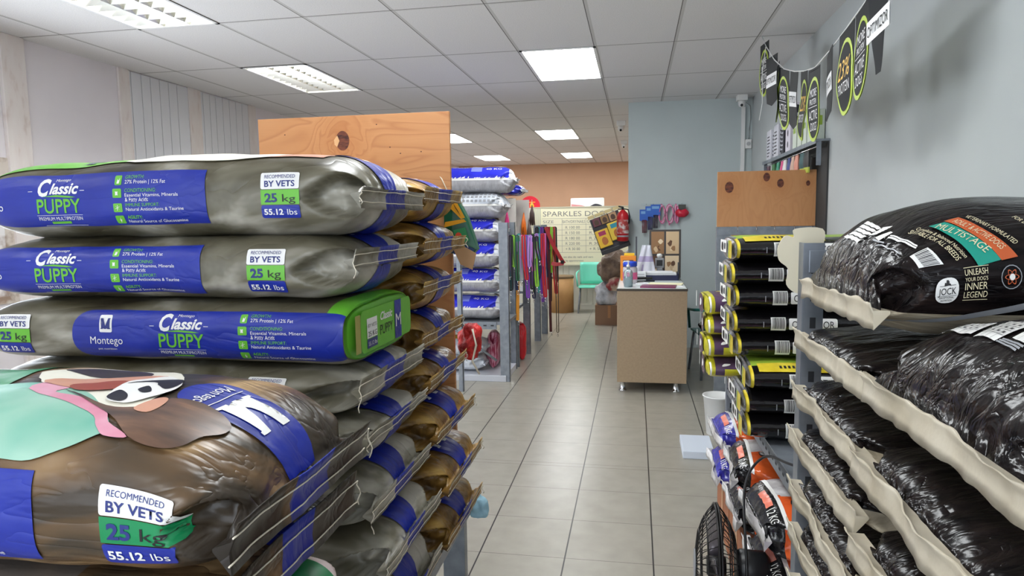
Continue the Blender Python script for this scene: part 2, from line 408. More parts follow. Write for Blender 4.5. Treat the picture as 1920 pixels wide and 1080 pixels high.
        bmesh.ops.recalc_face_normals(bm, faces=bm.faces[:])
        s.fl = obj(name, bm, [m, band] if band else m, parent); return s.fl
    def strings(s, parent, up=.03, dn=.012, lean=.008, wav=.004, tail=.06, side=-1):
        sign = 1 if s.seam == 'R' else -1; x0 = s.L if sign > 0 else 0; zc = s.zs*s.T; W = s.W*.97/2
        for n, b0 in enumerate((up*.55, -dn*.5)):
            bm = nb(); pts = []
            for i in range(41):
                y = -W-.004+(2*W+.008)*i/40; b = b0+.003*noise.noise(Vector((y*14, n*3, s.seed)))
                a, _, q = s.fx(y, b, up, dn, lean, wav); pts.append((x0+sign*(a+q*.5+.0012), y, zc+b))
            if n == 0 and tail:
                e = pts[0] if side < 0 else pts[-1]
                tl = [(e[0]+sign*.004*math.sin(i*1.3+s.seed), e[1]+side*(.006*i/6), e[2]-tail*i/6) for i in range(1, 7)]
                pts = tl[::-1]+pts if side < 0 else pts+tl
            tube(bm, pts, .0013, 6); obj('string', bm, STRING, s.fl)
    def onto(s, px, loc, x0, p0, ry=0):              # the print of the photograph traced onto the sack: (x, p) of each point
        keep = s.amp, s.wr; s.amp = s.wr = 0; out = []; loc = Vector(loc); Rm = Matrix.Rotation(ry, 3, 'Y')
        def pj(x, p):
            q = Rm @ s.S(x, p)+loc-Vector((0, 0, EYE)); d = q.dot(CF); return Vector((960+FPX*q.dot(CR)/d, 540-FPX*q.dot(CU)/d))
        for a, b in px:
            x, p = x0, p0
            for _ in range(40):
                f = pj(x, p)-Vector((a, b))
                if f.length < .3: break
                gx = (pj(x+.002, p)-pj(x-.002, p))/.004; gp = (pj(x, p+.002)-pj(x, p-.002))/.004; D = gx.x*gp.y-gx.y*gp.x
                if abs(D) < 1e-3: break
                dx = -(f.x*gp.y-f.y*gp.x)/D; dp = -(gx.x*f.y-gx.y*f.x)/D; k = min(1, .05/max(abs(dx), abs(dp), 1e-9))
                x = min(max(x+dx*k, .004), s.L-.004); p = min(max(p+dp*k, -s.P*.1), s.P*.6)
            out.append((x, p))
        s.amp, s.wr = keep; return out

def smooth(pts, n=4):                             # a soft closed outline through the points
    out = []; N = len(pts)
    for i in range(N):
        a, b, c, d = (pts[(i+k-1) % N] for k in range(4))
        for j in range(n):
            t = j/n; out.append(tuple(.5*(2*b[k]+(c[k]-a[k])*t+(2*a[k]-5*b[k]+4*c[k]-d[k])*t*t+(3*b[k]-a[k]-3*c[k]+d[k])*t**3) for k in (0, 1)))
    return out
def serif_m(s, x, p, h, w, m=None, off=.0044, turn=True):    # the white roman M of the emblem; turn: its top looks at the seam
    P_ = [(0, 0), (.26, 0), (.26, .07), (.18, .09), (.18, .72), (.46, 0), (.54, 0), (.82, .74), (.82, .09), (.74, .07), (.74, 0), (1.06, 0), (1.06, .07), (.98, .09), (.98, .91), (1.06, .93), (1.06, 1), (.8, 1), (.53, .3), (.26, 1), (-.02, 1), (-.02, .93), (.08, .91), (.08, .09), (0, .07)]
    pts = [((a-.52)*w, (b-.5)*h) for a, b in P_]
    s.poly(m or WHITE, [(x+b, p-a) for a, b in pts] if turn else [(x+a, p+b) for a, b in pts], off)
def pack_label(s, xc, pc, k=1.0, g=GREEN):       # RECOMMENDED BY VETS / 25 kg / 55.12 lbs
    w = .047*k
    s.poly(WHITE, rrect(xc-w, xc+w, pc+.016*k, pc+.05*k, .004), .0022)
    s.poly(g, rect(xc-w, xc+w, pc-.018*k, pc+.0145*k), .0022); s.poly(BLUE, rrect(xc-w, xc+w, pc-.048*k, pc-.0195*k, .005), .0022)
    s.text(DBLUE, 'RECOMMENDED', xc, pc+.038*k, .0075*k, .074*k, bold=.01, off=.0032); s.text(DBLUE, 'BY VETS', xc, pc+.021*k, .0125*k, .074*k, bold=.02, off=.0032)
    s.text(DBLUE, '25', xc-.022*k, pc-.012*k, .019*k, .031*k, bold=.03, off=.0032); s.text(BLACKP, 'kg', xc+.022*k, pc-.012*k, .017*k, .032*k, off=.0032)
    s.text(WHITE, '55.12', xc-.017*k, pc-.04*k, .0125*k, .047*k, bold=.03, off=.0032); s.text(WHITE, 'lbs', xc+.028*k, pc-.04*k, .0125*k, .024*k, off=.0032)
def classic_panel(s, xr, x0, rounded=False, k=1.0, g=GREEN):     # blue side panel; xr its right edge, x0 its left edge
    lo, hi = -.062, .06
    if rounded:
        pts = [(xr, lo), (xr, hi)]+[(x0+.05*(1-math.cos(a)), hi*math.cos(a) if math.cos(a) > 0 else -lo*math.cos(a)) for a in [PI*i/14 for i in range(15)]]
        pts = [(xr, lo), (xr, hi), (x0+.055, hi)]+[(x0+.055-.055*math.sin(PI*i/16), (hi+lo)/2+(hi-lo)/2*math.cos(PI*i/16)) for i in range(1, 16)]+[(x0+.055, lo)]
        s.poly(BLUE, pts[::-1] if False else pts)
    else: s.poly(BLUE, rect(x0, xr, lo, hi))
    ix = xr-.232
    rows = [(.04, 'GROWTH:', '27% Protein | 12% Fat', None), (.013, 'CONDITIONING:', 'Essential Vitamins, Minerals', '& Fatty Acids'), (-.019, 'IMMUNE SUPPORT:', 'Natural Antioxidants & Taurine', None), (-.047, 'AGILITY:', 'Natural Source of Glucosamine', None)]
    for i, (p, a, b, c) in enumerate(rows):
        s.poly(g, rrect(ix-.005 if i else ix, ix+.018, p-.009, p+.011, .003), .0024)
        if i == 0: s.poly(WHITE, [(ix+.006, p-.006), (ix+.012, p-.006), (ix+.014, p+.006), (ix+.011, p), (ix+.008, p+.003)], .0034)
        elif i == 1: s.poly(WHITE, [(ix+.006+.005*math.cos(t*PI/4)*(1 if t % 2 else .6), p+.001+.006*math.sin(t*PI/4)*(1 if t % 2 else .6)) for t in range(8)], .0034)
        elif i == 2:
            for t in range(3):
                a_ = PI/3*t+.4; dx, dy = .006*math.cos(a_), .006*math.sin(a_)
                s.poly(WHITE, [(ix+.006-dx-.0006, p+.001-dy), (ix+.006-dx+.0006, p+.001-dy-.0004), (ix+.006+dx+.0006, p+.001+dy), (ix+.006+dx-.0006, p+.001+dy+.0004)], .0034)
        else: s.poly(WHITE, [(ix+.005, p), (ix+.009, p+.008), (ix+.008, p+.002), (ix+.011, p+.002), (ix+.006, p-.007), (ix+.007, p)], .0034)
        s.text(g, a, ix+.027, p+.0035, .0076, align='L', bold=.02, shear=.15 if i in (0, 1) else 0); s.text(WHITE, b, ix+.027, p-.0065, .0076, (.105, .137, .148, .152)[i], align='L')
        if c: s.text(WHITE, c, ix+.027, p-.0165, .0076, .06, align='L')
    cx = xr-.385
    s.text(WHITE, 'Montego', cx+.012, .043, .0065, .042, bold=.01, shear=.25)
    s.text(WHITE, 'C', cx-.0385, .0125, .038, .034, bold=.035, shear=.35); s.text(WHITE, 'lassic', cx+.016, .0165, .0235, .082, bold=.03, shear=.35)
    for x_ in (cx-.082, cx+.06): s.poly(WHITE, rect(x_, x_+.012, .022, .0232), .0026)
    s.poly(g, [(cx-.045, .0105), (cx-.005, .014), (cx+.03, .0115), (cx+.048, .0085), (cx+.03, .0075), (cx-.005, .0095)], .0026)
    s.text(g, 'PUPPY', cx, -.0275, .0335, .118, bold=.012)
    s.poly(WHITE, rect(cx-.062, cx+.062, -.033, -.0322), .0026)
    s.text(WHITE, 'PREMIUM MULTIPROTEIN', cx, -.0445, .0085, .118, bold=.02)
    s.poly(g, rect(cx-.028, cx+.024, -.0535, -.0475), .0026); s.poly(WHITE, rect(cx-.05, cx+.066, -.0585, -.0577), .0026)
    mx = xr-.585
    if mx-.05 > x0-.03:
        s.poly(WHITE, rrect(mx-.017, mx+.017, .006, .046, .004), .0024); serif_m(s, mx, .026, .024, .025, DBLUE, .0034, False)
        s.text(WHITE, 'Montego', mx, -.022, .019, .088, bold=.01); s.text(WHITE, 'pet nutrition', mx, -.036, .005, .05)
def end_band(s, ln=.245, hw=.068, m=True, b=BLUE, mx=.105):
    t = s.top; L = s.L
    s.poly(b, [(L-.002, t-hw), (L-.002, t+hw)]+[(L-ln+.07-.07*math.sin(PI*i/14), t+hw*math.cos(PI*i/14)) for i in range(15)], .0026)
    s.poly(b, rect(L-.12, L-.002, -s.P/4-hw, -s.P/4+hw), .0026)
    if m:
        serif_m(s, L-mx, t, .075, .09)
        s.poly(WHITE, rect(L-mx-.052, L-mx-.0502, t-.052, t+.052), .0042)
        s.text(WHITE, 'Montego', L-mx-.08, t, .022, .088, rot=-PI/2, off=.0042)

# ================================================================== THE SHELL
LX, RX, BY, RY, PY = -4.27, 1.28, 16.4, -2.0, 8.12
MINT = wall_mat('pale_mint_paint', srgb(184, 189, 189)); MINT2 = wall_mat('mint_paint', srgb(187, 197, 197)); GREYW = wall_mat('off_white_paint', srgb(230, 224, 228)); ORANGE = wall_mat('apricot_paint', srgb(206, 164, 132))
bm = nb(); bx(bm, LX-.2, 3.6, RY-.2, BY+.2, -.1, 0); struct('floor', bm, floor_mat())
bm = nb(); HX0, HX1 = -.3075-3.0, -.3075-2.4
bx(bm, LX-.2, HX0, RY-.2, BY+.2, CZ, CZ+.1); bx(bm, HX1, 3.6, RY-.2, BY+.2, CZ, CZ+.1)
ys = [RY-.2]+[5.4323+1.2*i+k for i in (-5, -2, 0) for k in (0, 1.2)]+[BY+.2]
for k in range(0, len(ys), 2): bx(bm, HX0, HX1, ys[k], ys[k+1], CZ, CZ+.1)
struct('ceiling', bm, ceil_mat())
bm = nb(); bx(bm, RX, RX+.15, RY, PY+.15, 0, CZ); struct('wall_right', bm, MINT)
bm = nb(); bx(bm, -.085, RX, PY, PY+.15, 0, CZ); struct('wall_partition', bm, MINT2)
bm = nb(); bx(bm, LX-.2, 3.6, BY, BY+.15, 0, CZ); struct('wall_back', bm, ORANGE)
bm = nb(); bx(bm, 3.45, 3.6, PY+.15, BY, 0, CZ); bx(bm, RX+.15, 3.6, PY, PY+.15, 0, CZ); struct('wall_annex', bm, ORANGE)
bm = nb()                                        # left wall with a window opening
for y0, y1, z0, z1 in ((RY, 1.6, 0, CZ), (1.6, 4.06, 0, 1.0), (1.6, 4.06, 2.0, CZ), (4.06, BY, 0, CZ)): bx(bm, LX-.12, LX, y0, y1, z0, z1)
struct('wall_left', bm, GREYW)
bm = nb()
for y0, y1, z0, z1 in ((1.6, 4.06, 1.0, 1.05), (1.6, 4.06, 1.95, 2.0), (1.6, 1.66, 1.05, 1.95), (3.99, 4.06, 1.05, 1.95), (2.79, 2.85, 1.05, 1.95)): bx(bm, LX-.08, LX+.01, y0, y1, z0, z1)
struct('window_1', bm, mat('weathered_cream_paint', ns=9, stops=[(.35, srgb(150, 128, 112)), (.5, srgb(206, 196, 186))], rough=.7))
STAIN = mat('stained_cream_paint', ns=7, stops=[(.25, srgb(206, 190, 182)), (.4, srgb(224, 214, 210)), (.8, srgb(230, 224, 220))], rough=.75, stretch=(1, 2.5, .8))
for n, (y0, y1, t) in enumerate(((4.06, 4.25, .03), (5.15, 5.275, .022), (6.06, 6.25, .02), (7.1, 7.25, .02), (8.4, 8.55, .02))):
    bm = nb(); bx(bm, LX, LX+t, y0, y1, 0, CZ, bev=.004); o = struct('trim_%d' % (n+1), bm, STAIN)
GROOVE = mat('dark_gap', srgb(96, 78, 72), .8)
BOARD = wall_mat('grey_board_paint', srgb(224, 224, 228))
bm = nb()
ys = [5.275, 5.30, 5.427, 5.54, 5.66, 5.78, 5.90, 6.06]
for a, b in zip(ys, ys[1:]): bx(bm, LX, LX+.014, a+.004, b-.004, 0, CZ-.01)
ys = [6.25, 6.29, 6.4, 6.5, 6.62, 6.74, 6.86, 6.98, 7.1]
for a, b in zip(ys, ys[1:]): bx(bm, LX, LX+.014, a+.004, b-.004, 0, CZ-.01)
bx(bm, LX, LX+.003, 5.275, 7.1, 0, CZ-.01, 1); struct('wall_left_boards', bm, [BOARD, GROOVE])
bm = nb()                                        # shop front behind the viewer: wall with a wide glazed opening
for x0, x1, z0, z1 in ((LX, -3.7, 0, CZ), (1.1, RX, 0, CZ), (-3.7, 1.1, 2.62, CZ), (-3.7, 1.1, 0, .35)): bx(bm, x0, x1, RY-.15, RY, z0, z1)
struct('wall_front', bm, GREYW)
bm = nb()
for x0, x1, z0, z1 in ((-3.7, 1.1, .35, .41), (-3.7, 1.1, 2.56, 2.62), (-3.7, -3.64, .41, 2.56), (1.04, 1.1, .41, 2.56), (-2.1, -2.05, .41, 2.56), (-.5, -.45, .41, 2.56)): bx(bm, x0, x1, RY-.1, RY-.04, z0, z1)
struct('window_2', bm, STEEL)
bm = nb()                                        # low ribbed dividing wall far down the shop
bx(bm, -3.3, .9, 11.5, 11.62, 0, 1.72)
for i in range(42): bx(bm, -3.3+i*.1, -3.3+i*.1+.086, 11.488, 11.5, .08, 1.72)
bx(bm, -3.3, .9, 11.48, 11.5, 0, .08); struct('wall_divider', bm, mat('divider_paint', srgb(214, 212, 200), .5))
bm = nb(); bx(bm, 1.16, 1.2, PY-.03, PY, 0, 2.74); struct('trim_6', bm, WHITEPL)    # cable duct in the corner
bm = nb(); bx(bm, -.09, .6, PY-.012, PY, 0, .08); struct('baseboard_partition', bm, WHITEPL)

# ------------------------------------------------------------------ ceiling lights
LAMP = emis('lit_diffuser', (.95, .985, 1), LAMP_STRENGTH); LAMPW = emis('lit_diffuser_bright', (.96, 1, 1), LAMP_STRENGTH)
LOUV = mat('louvre_aluminium', srgb(214, 214, 206), .22, .9); TUBE = emis('lit_tube', (.97, .985, 1), LAMP_STRENGTH*3)
FRAME = mat('light_frame', srgb(226, 226, 226), .5)
def lamp(j, i, label, louvre=False):
    x0, y0 = -.3075+.6*j, 5.4323+1.2*i
    t = thing('ceiling_light', label, 'ceiling light', (x0+.3, y0+.6, CZ), group='recessed ceiling lights'); z = 0
    bm = nb(); fw_ = .022
    for a in ((-.3, .3, -.6, -.6+fw_), (-.3, .3, .6-fw_, .6), (-.3, -.3+fw_, -.6, .6), (.3-fw_, .3, -.6, .6)): bx(bm, *a, z-.006, z+.0)
    obj('frame', bm, FRAME, t)
    if not louvre:
        bm = nb(); bx(bm, -.278, .278, -.578, .578, z-.004, z-.0005); obj('diffuser', bm, LAMP, t)
    else:
        bm = nb(); bx(bm, -.3, .3, -.6, .6, z+.085, z+.09)
        for q in ((-.3, -.285, -.6, .6), (.285, .3, -.6, .6), (-.3, .3, -.6, -.585), (-.3, .3, .585, .6)): bx(bm, *q, z-.004, z+.085)
        obj('reflector', bm, mat('lamp_reflector', srgb(236, 234, 224), .35), t)
        for k in range(3):
            bm = nb(); tube(bm, [(-.19+.19*k, -.56, z+.06), (-.19+.19*k, .56, z+.06)], .013, 10); obj('tube', bm, TUBE, t)
        bm = nb()
        for xx in (-.095, .095):
            v = [bm.verts.new(p) for p in ((xx-.02, -.585, z+.045), (xx, -.585, z), (xx, .585, z), (xx-.02, .585, z+.045), (xx+.02, -.585, z+.045), (xx+.02, .585, z+.045))]; bm.faces.new(v[:4]); bm.faces.new((v[1], v[4], v[5], v[2]))
        for k in range(11):
            yy = -.53+1.06*k/10
            for xa in (-.285, -.095, .095):
                v = [bm.verts.new(p) for p in ((xa, yy-.022, z+.042), (xa+.19, yy-.022, z+.042), (xa+.19, yy, z), (xa, yy, z), (xa, yy+.022, z+.042), (xa+.19, yy+.022, z+.042))]
                bm.faces.new(v[:4]); bm.faces.new((v[3], v[2], v[5], v[4]))
        obj('louvre', bm, LOUV, t)
lamp(-1, 0, 'flat white ceiling light panel, the large bright one nearest the bunting')
lamp(-2, 4, 'flat ceiling light above the aisle, nearer of two before the apricot wall')
lamp(-2, 7, 'flat ceiling light panel above the aisle, farthest one close to the apricot wall')
lamp(-5, 0, 'louvred ceiling light with three tubes above the raw plywood sheet', True)
lamp(-5, -2, 'large louvred ceiling light cut off by the top left edge of the photo', True)
lamp(-5, 4, 'ceiling light partly hidden behind the right edge of the big plywood sheet')
lamp(-5, 7, 'small ceiling light peeping out above the topmost blue and white 40 KG sack')
lamp(-1, -3, 'flat ceiling light panel over the aisle just above the photo edge')
lamp(-1, -6, 'added unseen ceiling light panel over the shop front end of the aisle')  # extra lamp out of view, added to brighten the right wall
lamp(-5, -5, 'louvred ceiling light over the shop front', True)
lamp(2, 4, 'added unseen ceiling light over the side room behind the mint wall')  # unseen lamp added to brighten the apricot back wall
lamp(2, 8, 'farther added unseen ceiling light over the side room behind the mint wall')  # second unseen lamp, added for the same back wall

# ================================================================== LEFT STACKS
SEAMKW = dict(up=.03, dn=.012, lean=.012)
def sack_thing(s, X, y, z, label, rz=0, group=None, name='dog_food_sack', cat='sack of dog food'):
    t = thing(name, label, cat, (X, y, z), rz, group); s.build(t); return t
def olive(seam, z0, T, seed, label, y=1.645, W=.46, zs=.55, xr=None, xl=None, mats=(OLIVE,), L=1.0, dent=.045, band=True, big=False, up=.03, dn=.014, tail=.05, side=-1, rz=0, g=GREEN, group=None, amp=.005):
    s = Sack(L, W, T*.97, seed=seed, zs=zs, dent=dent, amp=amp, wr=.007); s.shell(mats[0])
    if xr is not None: classic_panel(s, L-xr, 0.0, g=g)
    if xl is not None: pack_label(s, L-xl, -.004, g=g)
    if band: end_band(s)
    t = sack_thing(s, seam-L, y, z0, label, rz, group)
    f = s.flap(t, mats[0], BLUE, up=up, dn=dn); s.strings(t, up=up, dn=dn, tail=tail, side=side)
    return s, t
GP = 'dog food sacks piled left of the aisle'
# middle column
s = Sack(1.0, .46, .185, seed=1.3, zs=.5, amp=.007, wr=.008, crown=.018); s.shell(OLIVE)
classic_panel(s, .64, 0.0); pack_label(s, .825, 0); end_band(s)
t_ = s.top                                        # top face art that shows along the ridge
s.poly(GREEN, [(0, .074), (.12, .078), (.3, .088), (.42, .105), (.5, .18), (0, .22)], .0022); s.poly(mat('cream_print', srgb(232, 228, 212), .4), smooth([(.4, .104), (.55, .088), (.68, .092), (.76, .112), (.8, .18), (.6, .22), (.48, .18)], 3), .003)
s.poly(mat('skin_print', srgb(206, 150, 124), .4), [(.76, .116), (.9, .12), (.9, .2), (.8, .2)], .0026); serif_m(s, .3, .12, .03, .035, DBLUE, .004)
t = sack_thing(s, -1.606, 1.645, 1.492, 'olive grey 25 kg puppy food sack topmost on the left pile', group=GP)
s.flap(t, OLIVE, BLUE, up=.018, dn=.03); s.strings(t, up=.018, dn=.03, tail=.03)
olive(-.628, 1.342, .16, 2.1, 'olive grey 25 kg puppy food sack resting on the green-ended sack of the left pile', xr=.36, xl=.195, zs=.6, group=GP, amp=.007)
# the green ended sack
s = Sack(1.0, .46, .155, n=3.6, seed=3.7, block=True, wr=.004, dent=0, amp=.004); s.capm = GREEN
s.shell(OLIVE, lambda x, p: (GREEN if x > .955 else BLUE if False else None) if abs(((p-s.top+s.P/2) % s.P)-s.P/2) < s.P*.2 else None)
s.poly(BLUE, rect(.96, .999, -.062, .06)); classic_panel(s, .98, .30, True); pack_label(s, .135, -.004)
GY = mat('olive_gold_edge', srgb(168, 160, 84), .4)
cz_, hw_ = .0775, .215; o_ = (1.0145, 0, cz_)
flat_poly(s.bm, rrect(-.165, .19, -.05, .052, .02), o_, (0, 1, 0), (0, 0, 1), s.mi(GREEN), .001)
flat_poly(s.bm, rect(.06, .11, -.05, .052), o_, (0, 1, 0), (0, 0, 1), s.mi(BLUE), .002)
flat_poly(s.bm, rect(-.195, -.165, -.045, .045), o_, (0, 1, 0), (0, 0, 1), s.mi(GY), .0005)
flat_text(s.bm, 'M', (1.0145, .085, -.018+cz_), (0, 1, 0), (0, 0, 1), .036, s.mi(WHITE), .04, bold=.02, off=.003)
flat_text(s.bm, 'Classic', (1.0145, 0, .015+cz_), (0, 1, 0), (0, 0, 1), .02, s.mi(WHITE), .085, bold=.03, shear=.3, off=.002)
flat_text(s.bm, 'PUPPY', (1.0145, 0, -.022+cz_), (0, 1, 0), (0, 0, 1), .026, s.mi(BLACKP), .09, off=.002)
flat_poly(s.bm, rect(-.13, -.065, -.018, .03), o_, (0, 1, 0), (0, 0, 1), s.mi(WHITE), .002); flat_poly(s.bm, rect(-.13, -.065, -.042, -.02), o_, (0, 1, 0), (0, 0, 1), s.mi(DBLUE), .002)
flat_text(s.bm, 'BY VETS', (1.0145, -.0975, .008+cz_), (0, 1, 0), (0, 0, 1), .009, s.mi(BLACKP), .055, off=.003); flat_text(s.bm, '25 KG', (1.0145, -.0975, -.014+cz_), (0, 1, 0), (0, 0, 1), .013, s.mi(BLACKP), .055, off=.003)
flat_text(s.bm, '55.12 lbs', (1.0145, -.0975, -.036+cz_), (0, 1, 0), (0, 0, 1), .01, s.mi(WHITE), .055, off=.003)
sack_thing(s, -1.645, 1.645, 1.187, 'blue-sided puppy food sack with a bright green end panel in the left pile', group=GP)
olive(-.622, 1.062, .127, 4.4, 'olive sack directly under the green-ended puppy sack, long stitched flap towards the aisle', xl=.22, zs=.62, group=GP, up=.034, dn=.02, tail=.06)
olive(-.61, .932, .132, 5.2, 'olive sack second below the green-ended puppy sack', zs=.72, group=GP, up=.02, tail=.03)
olive(-.606, .79, .144, 6.6, 'olive sack third below the green-ended puppy sack, with a loose gusset corner', zs=.4, group=GP, up=.032)
olive(-.578, .648, .144, 7.1, 'olive sack fourth below the green-ended puppy sack, M band on its top', zs=.45, group=GP, up=.03)
olive(-.58, .478, .17, 8.3, 'olive sack lowest of the olive ones, at the bottom photo edge', zs=.4, group=GP)
# far column, golden end prints
def gold_sack(seed, T, zs, up=.03, dn=.012, crown=.003):
    s = Sack(.98, .465, T*.97, seed=seed, zs=zs, amp=.007, wr=.008, crown=crown); s.shell(GOLD); end_band(s, m=True)
    t = thing('dog_food_sack', '', 'sack of dog food', (0, 0, 0), 0, 'golden sacks in the far left column'); s.build(t)
    s.flap(t, GOLD, BLUE, up=up, dn=dn); s.strings(t, up=up, dn=dn, tail=.035, side=1); return t
GA, GB, GC = gold_sack(11.2, .14, .55), gold_sack(12.9, .142, .5, .022, .022), gold_sack(14.1, .15, .45)
gl = [(-.612, 1.52, GA, 'topmost golden sack, in the column beside the plywood sheet'), (-.605, 1.383, GB, 'second golden sack from the top, level with the cardboard tag'),
      (-.622, 1.243, GA, 'third golden sack from the top in the far left column'), (-.622, 1.103, GB, 'golden sack level with the red net bag, fourth in its column'),
      (-.61, .962, GA, 'fifth golden sack from the top in the far left column'), (-.583, .812, GC, 'sixth golden sack from the top, standing proud of those above'),
      (-.558, .65, GC, 'golden sack last but one in the far left column'), (-.562, .484, GC, 'lowest golden sack in the far left column, above the grey upright')]
seen = set()
for k, (X, z, src, lab) in enumerate(gl):
    loc = (X-.98, 2.11+.004*((k*7) % 3-1), z); rz = (.012, -.01, .006, -.004)[k % 4]
    if src.name not in seen: seen.add(src.name); src.location = loc; src.rotation_euler = (0, 0, rz); src['label'] = lab
    else: dup(src, loc, rz, lab)
# near column: big sack with the girl and dog print
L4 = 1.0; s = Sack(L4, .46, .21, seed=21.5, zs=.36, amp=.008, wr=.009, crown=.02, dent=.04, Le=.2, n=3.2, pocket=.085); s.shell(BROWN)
classic_panel(s, L4-.27, 0, g=EGREEN); pack_label(s, L4-.115, -.004, 1.12, g=EGREEN)
SX4, Y4, Z4 = -.522, .975, 1.03
def art(px): return s.onto(px, (SX4-L4, Y4-.0, Z4), .5, s.top-.02)
A_ = lambda m, px, off: s.poly(m, smooth(art(px)), off)
TEAL = mat('teal_dress_print', ns=5, stops=[(.3, srgb(104, 172, 150)), (.65, srgb(172, 204, 184))], rough=.4)
s.poly(EGREEN, art([(-60, 672), (150, 684), (0, 728), (-60, 735)]), .002)
A_(mat('cream_print', srgb(232, 228, 212), .4), [(80, 705), (300, 695), (345, 720), (250, 770), (150, 760)], .0024)
A_(TEAL, [(-60, 735), (60, 722), (150, 735), (195, 770), (205, 805), (180, 818), (130, 840), (60, 864), (0, 860), (-60, 852)], .003)
A_(mat('pink_collar_print', srgb(222, 170, 186), .4, ns=9, c2=srgb(200, 110, 136)), [(55, 738), (120, 718), (138, 732), (105, 744), (165, 755), (200, 775), (205, 795), (238, 822), (195, 820), (180, 800), (165, 775)], .0038)
A_(mat('skin_print', srgb(214, 150, 120), .4), [(85, 720), (250, 708), (320, 712), (240, 728), (140, 736)], .0046)
A_(mat('red_brown_print', srgb(150, 70, 50), .4), [(138, 730), (235, 722), (230, 735), (150, 740)], .0052)
A_(mat('hair_print', ns=9, stretch=(1, 4, 1), stops=[(.3, srgb(58, 42, 34)), (.6, srgb(106, 76, 58)), (.8, srgb(150, 110, 80))], rough=.4), [(120, 738), (200, 765), (260, 770), (305, 768), (320, 755), (370, 757), (410, 775), (432, 800), (420, 815), (380, 822), (340, 838), (290, 840), (240, 822), (205, 780)], .0046)
A_(mat('skin_print', srgb(214, 150, 120), .4), [(252, 772), (300, 756), (316, 757), (304, 768), (275, 780)], .0054)
A_(WHITE, [(240, 725), (310, 712), (335, 720), (343, 732), (320, 745), (260, 760), (225, 762), (200, 752)], .0056)
A_(BLACKP, [(200, 752), (225, 740), (240, 748), (238, 757), (222, 760)], .0062); A_(BLACKP, [(240, 728), (335, 722), (342, 732), (310, 742), (290, 728)], .0062); A_(BLACKP, [(260, 740), (280, 735), (285, 745), (268, 747)], .0062)
A_(mat('dark_coat_print', srgb(60, 50, 50), .4), [(125, 700), (260, 695), (285, 706), (190, 708)], .0032)
s.text(WHITE, 'Classic', *art([(50, 690)])[0], .05, .16, rot=PI, bold=.02, shear=.3, off=.0034)
end_band(s, .2, .066, mx=.08)
t = sack_thing(s, SX4-L4, Y4, Z4, 'large brown sack nearest the viewer printed with a girl hugging a spotted dog', group=GP)
s.flap(t, BROWN, BLUE, up=.042, dn=.03, lean=.018); s.strings(t, up=.042, dn=.03, tail=.06, side=1, lean=.018)
s = Sack(1.0, .45, .132, seed=23.1, zs=.75, amp=.007, wr=.008); s.shell(BROWN, lambda x, p: None if x > .75 else DARKF); s.poly(BLUE, rect(0, .6, -.05, .05)); end_band(s, .3, .05)
t = sack_thing(s, -1.545, .975, .9, 'dark brown sack directly under the girl and dog sack', group=GP); s.flap(t, BROWN, BLUE, up=.05, dn=.03, bw=.05); s.strings(t, up=.05, dn=.03, tail=.05, side=1)
s = Sack(1.0, .45, .15, seed=24.1, zs=.5, amp=.006, wr=.006); PINKP = mat('pink_white_print', srgb(226, 206, 204), .4)
s.shell(EGREEN, lambda x, p: BLUE if abs(((p-s.top+s.P/2) % s.P)-s.P/2) < .05 and x > .6 else (PINKP if abs(((p-s.top+s.P/2) % s.P)-s.P/2) > .17 else None))
t = sack_thing(s, -1.535, .975, .75, 'emerald green sack with a royal blue band, third down in the nearest pile', group=GP)
for k, z in enumerate((.6, .478)):
    s = Sack(1.0, .45, .15 if k == 0 else .122, seed=25.1+k, amp=.006, grid=.02, nr=60); s.shell(BROWN); sack_thing(s, -1.54, .975, z, ['brown sack under the emerald green one', 'brown sack at the very bottom of the nearest pile'][k], group=GP)

# rack that carries the left pile
t = thing('storage_rack', 'grey steel rack under the left sack pile with its upright beside the aisle', 'rack', (0, 0, 0))
bm = nb(); bx(bm, -1.62, -.6, .76, 2.42, .438, .478, bev=.003); obj('shelf', bm, STEEL, t)
for x, y in ((-.675, 2.39), (-.66, .8), (-1.58, .8), (-1.58, 2.39)):
    bm = nb(); top = .437
    if y > 2: bx(bm, x-.042, x+.042, y-.002, y+.002, 0, top); bx(bm, x+.038, x+.042, y, y+.04, 0, top); bx(bm, x-.042, x-.038, y, y+.04, 0, top)
    else: bx(bm, x-.03, x+.03, y-.03, y+.03, 0, top)
    obj('upright', bm, STEEL, t)
# raw plywood sheet
PLYL = ply_mat('veined_pine_ply', True, [(-1.087, 1.83, .027)])
bm = nb(); bx(bm, -1.43, -.671, 2.45, 2.468, .479, 1.922, bev=.001)
for a, b, sc in ((-1.087, 1.83, 1),):
    pts = [(.018*math.cos(q)*sc-.012, .022*math.sin(q)*sc) for q in [PI*.5+PI*i/8 for i in range(9)]]
    flat_poly(bm, [(-.034, .004), (-.02, .02), (-.012, .0), (-.022, -.022), (-.032, -.014)], (a, 2.45, b), (1, 0, 0), (0, 0, 1), 1, .001)
for a, b in ((-1.32, 1.86), (-.95, 1.885), (-.9, 1.80), (-.86, 1.776), (-.78, 1.78)):
    flat_poly(bm, [(.003*math.cos(q), .002*math.sin(q)) for q in [PI*i/4 for i in range(8)]], (a, 2.45, b), (1, 0, 0), (0, 0, 1), 2, .0008)
tag(obj('plywood_sheet', bm, [PLYL, mat('pale_wood', srgb(226, 180, 130), .6), mat('dark_knot', srgb(70, 36, 24), .6)]), 'big raw plywood sheet with one dark knot behind the left sack pile', 'plywood sheet')

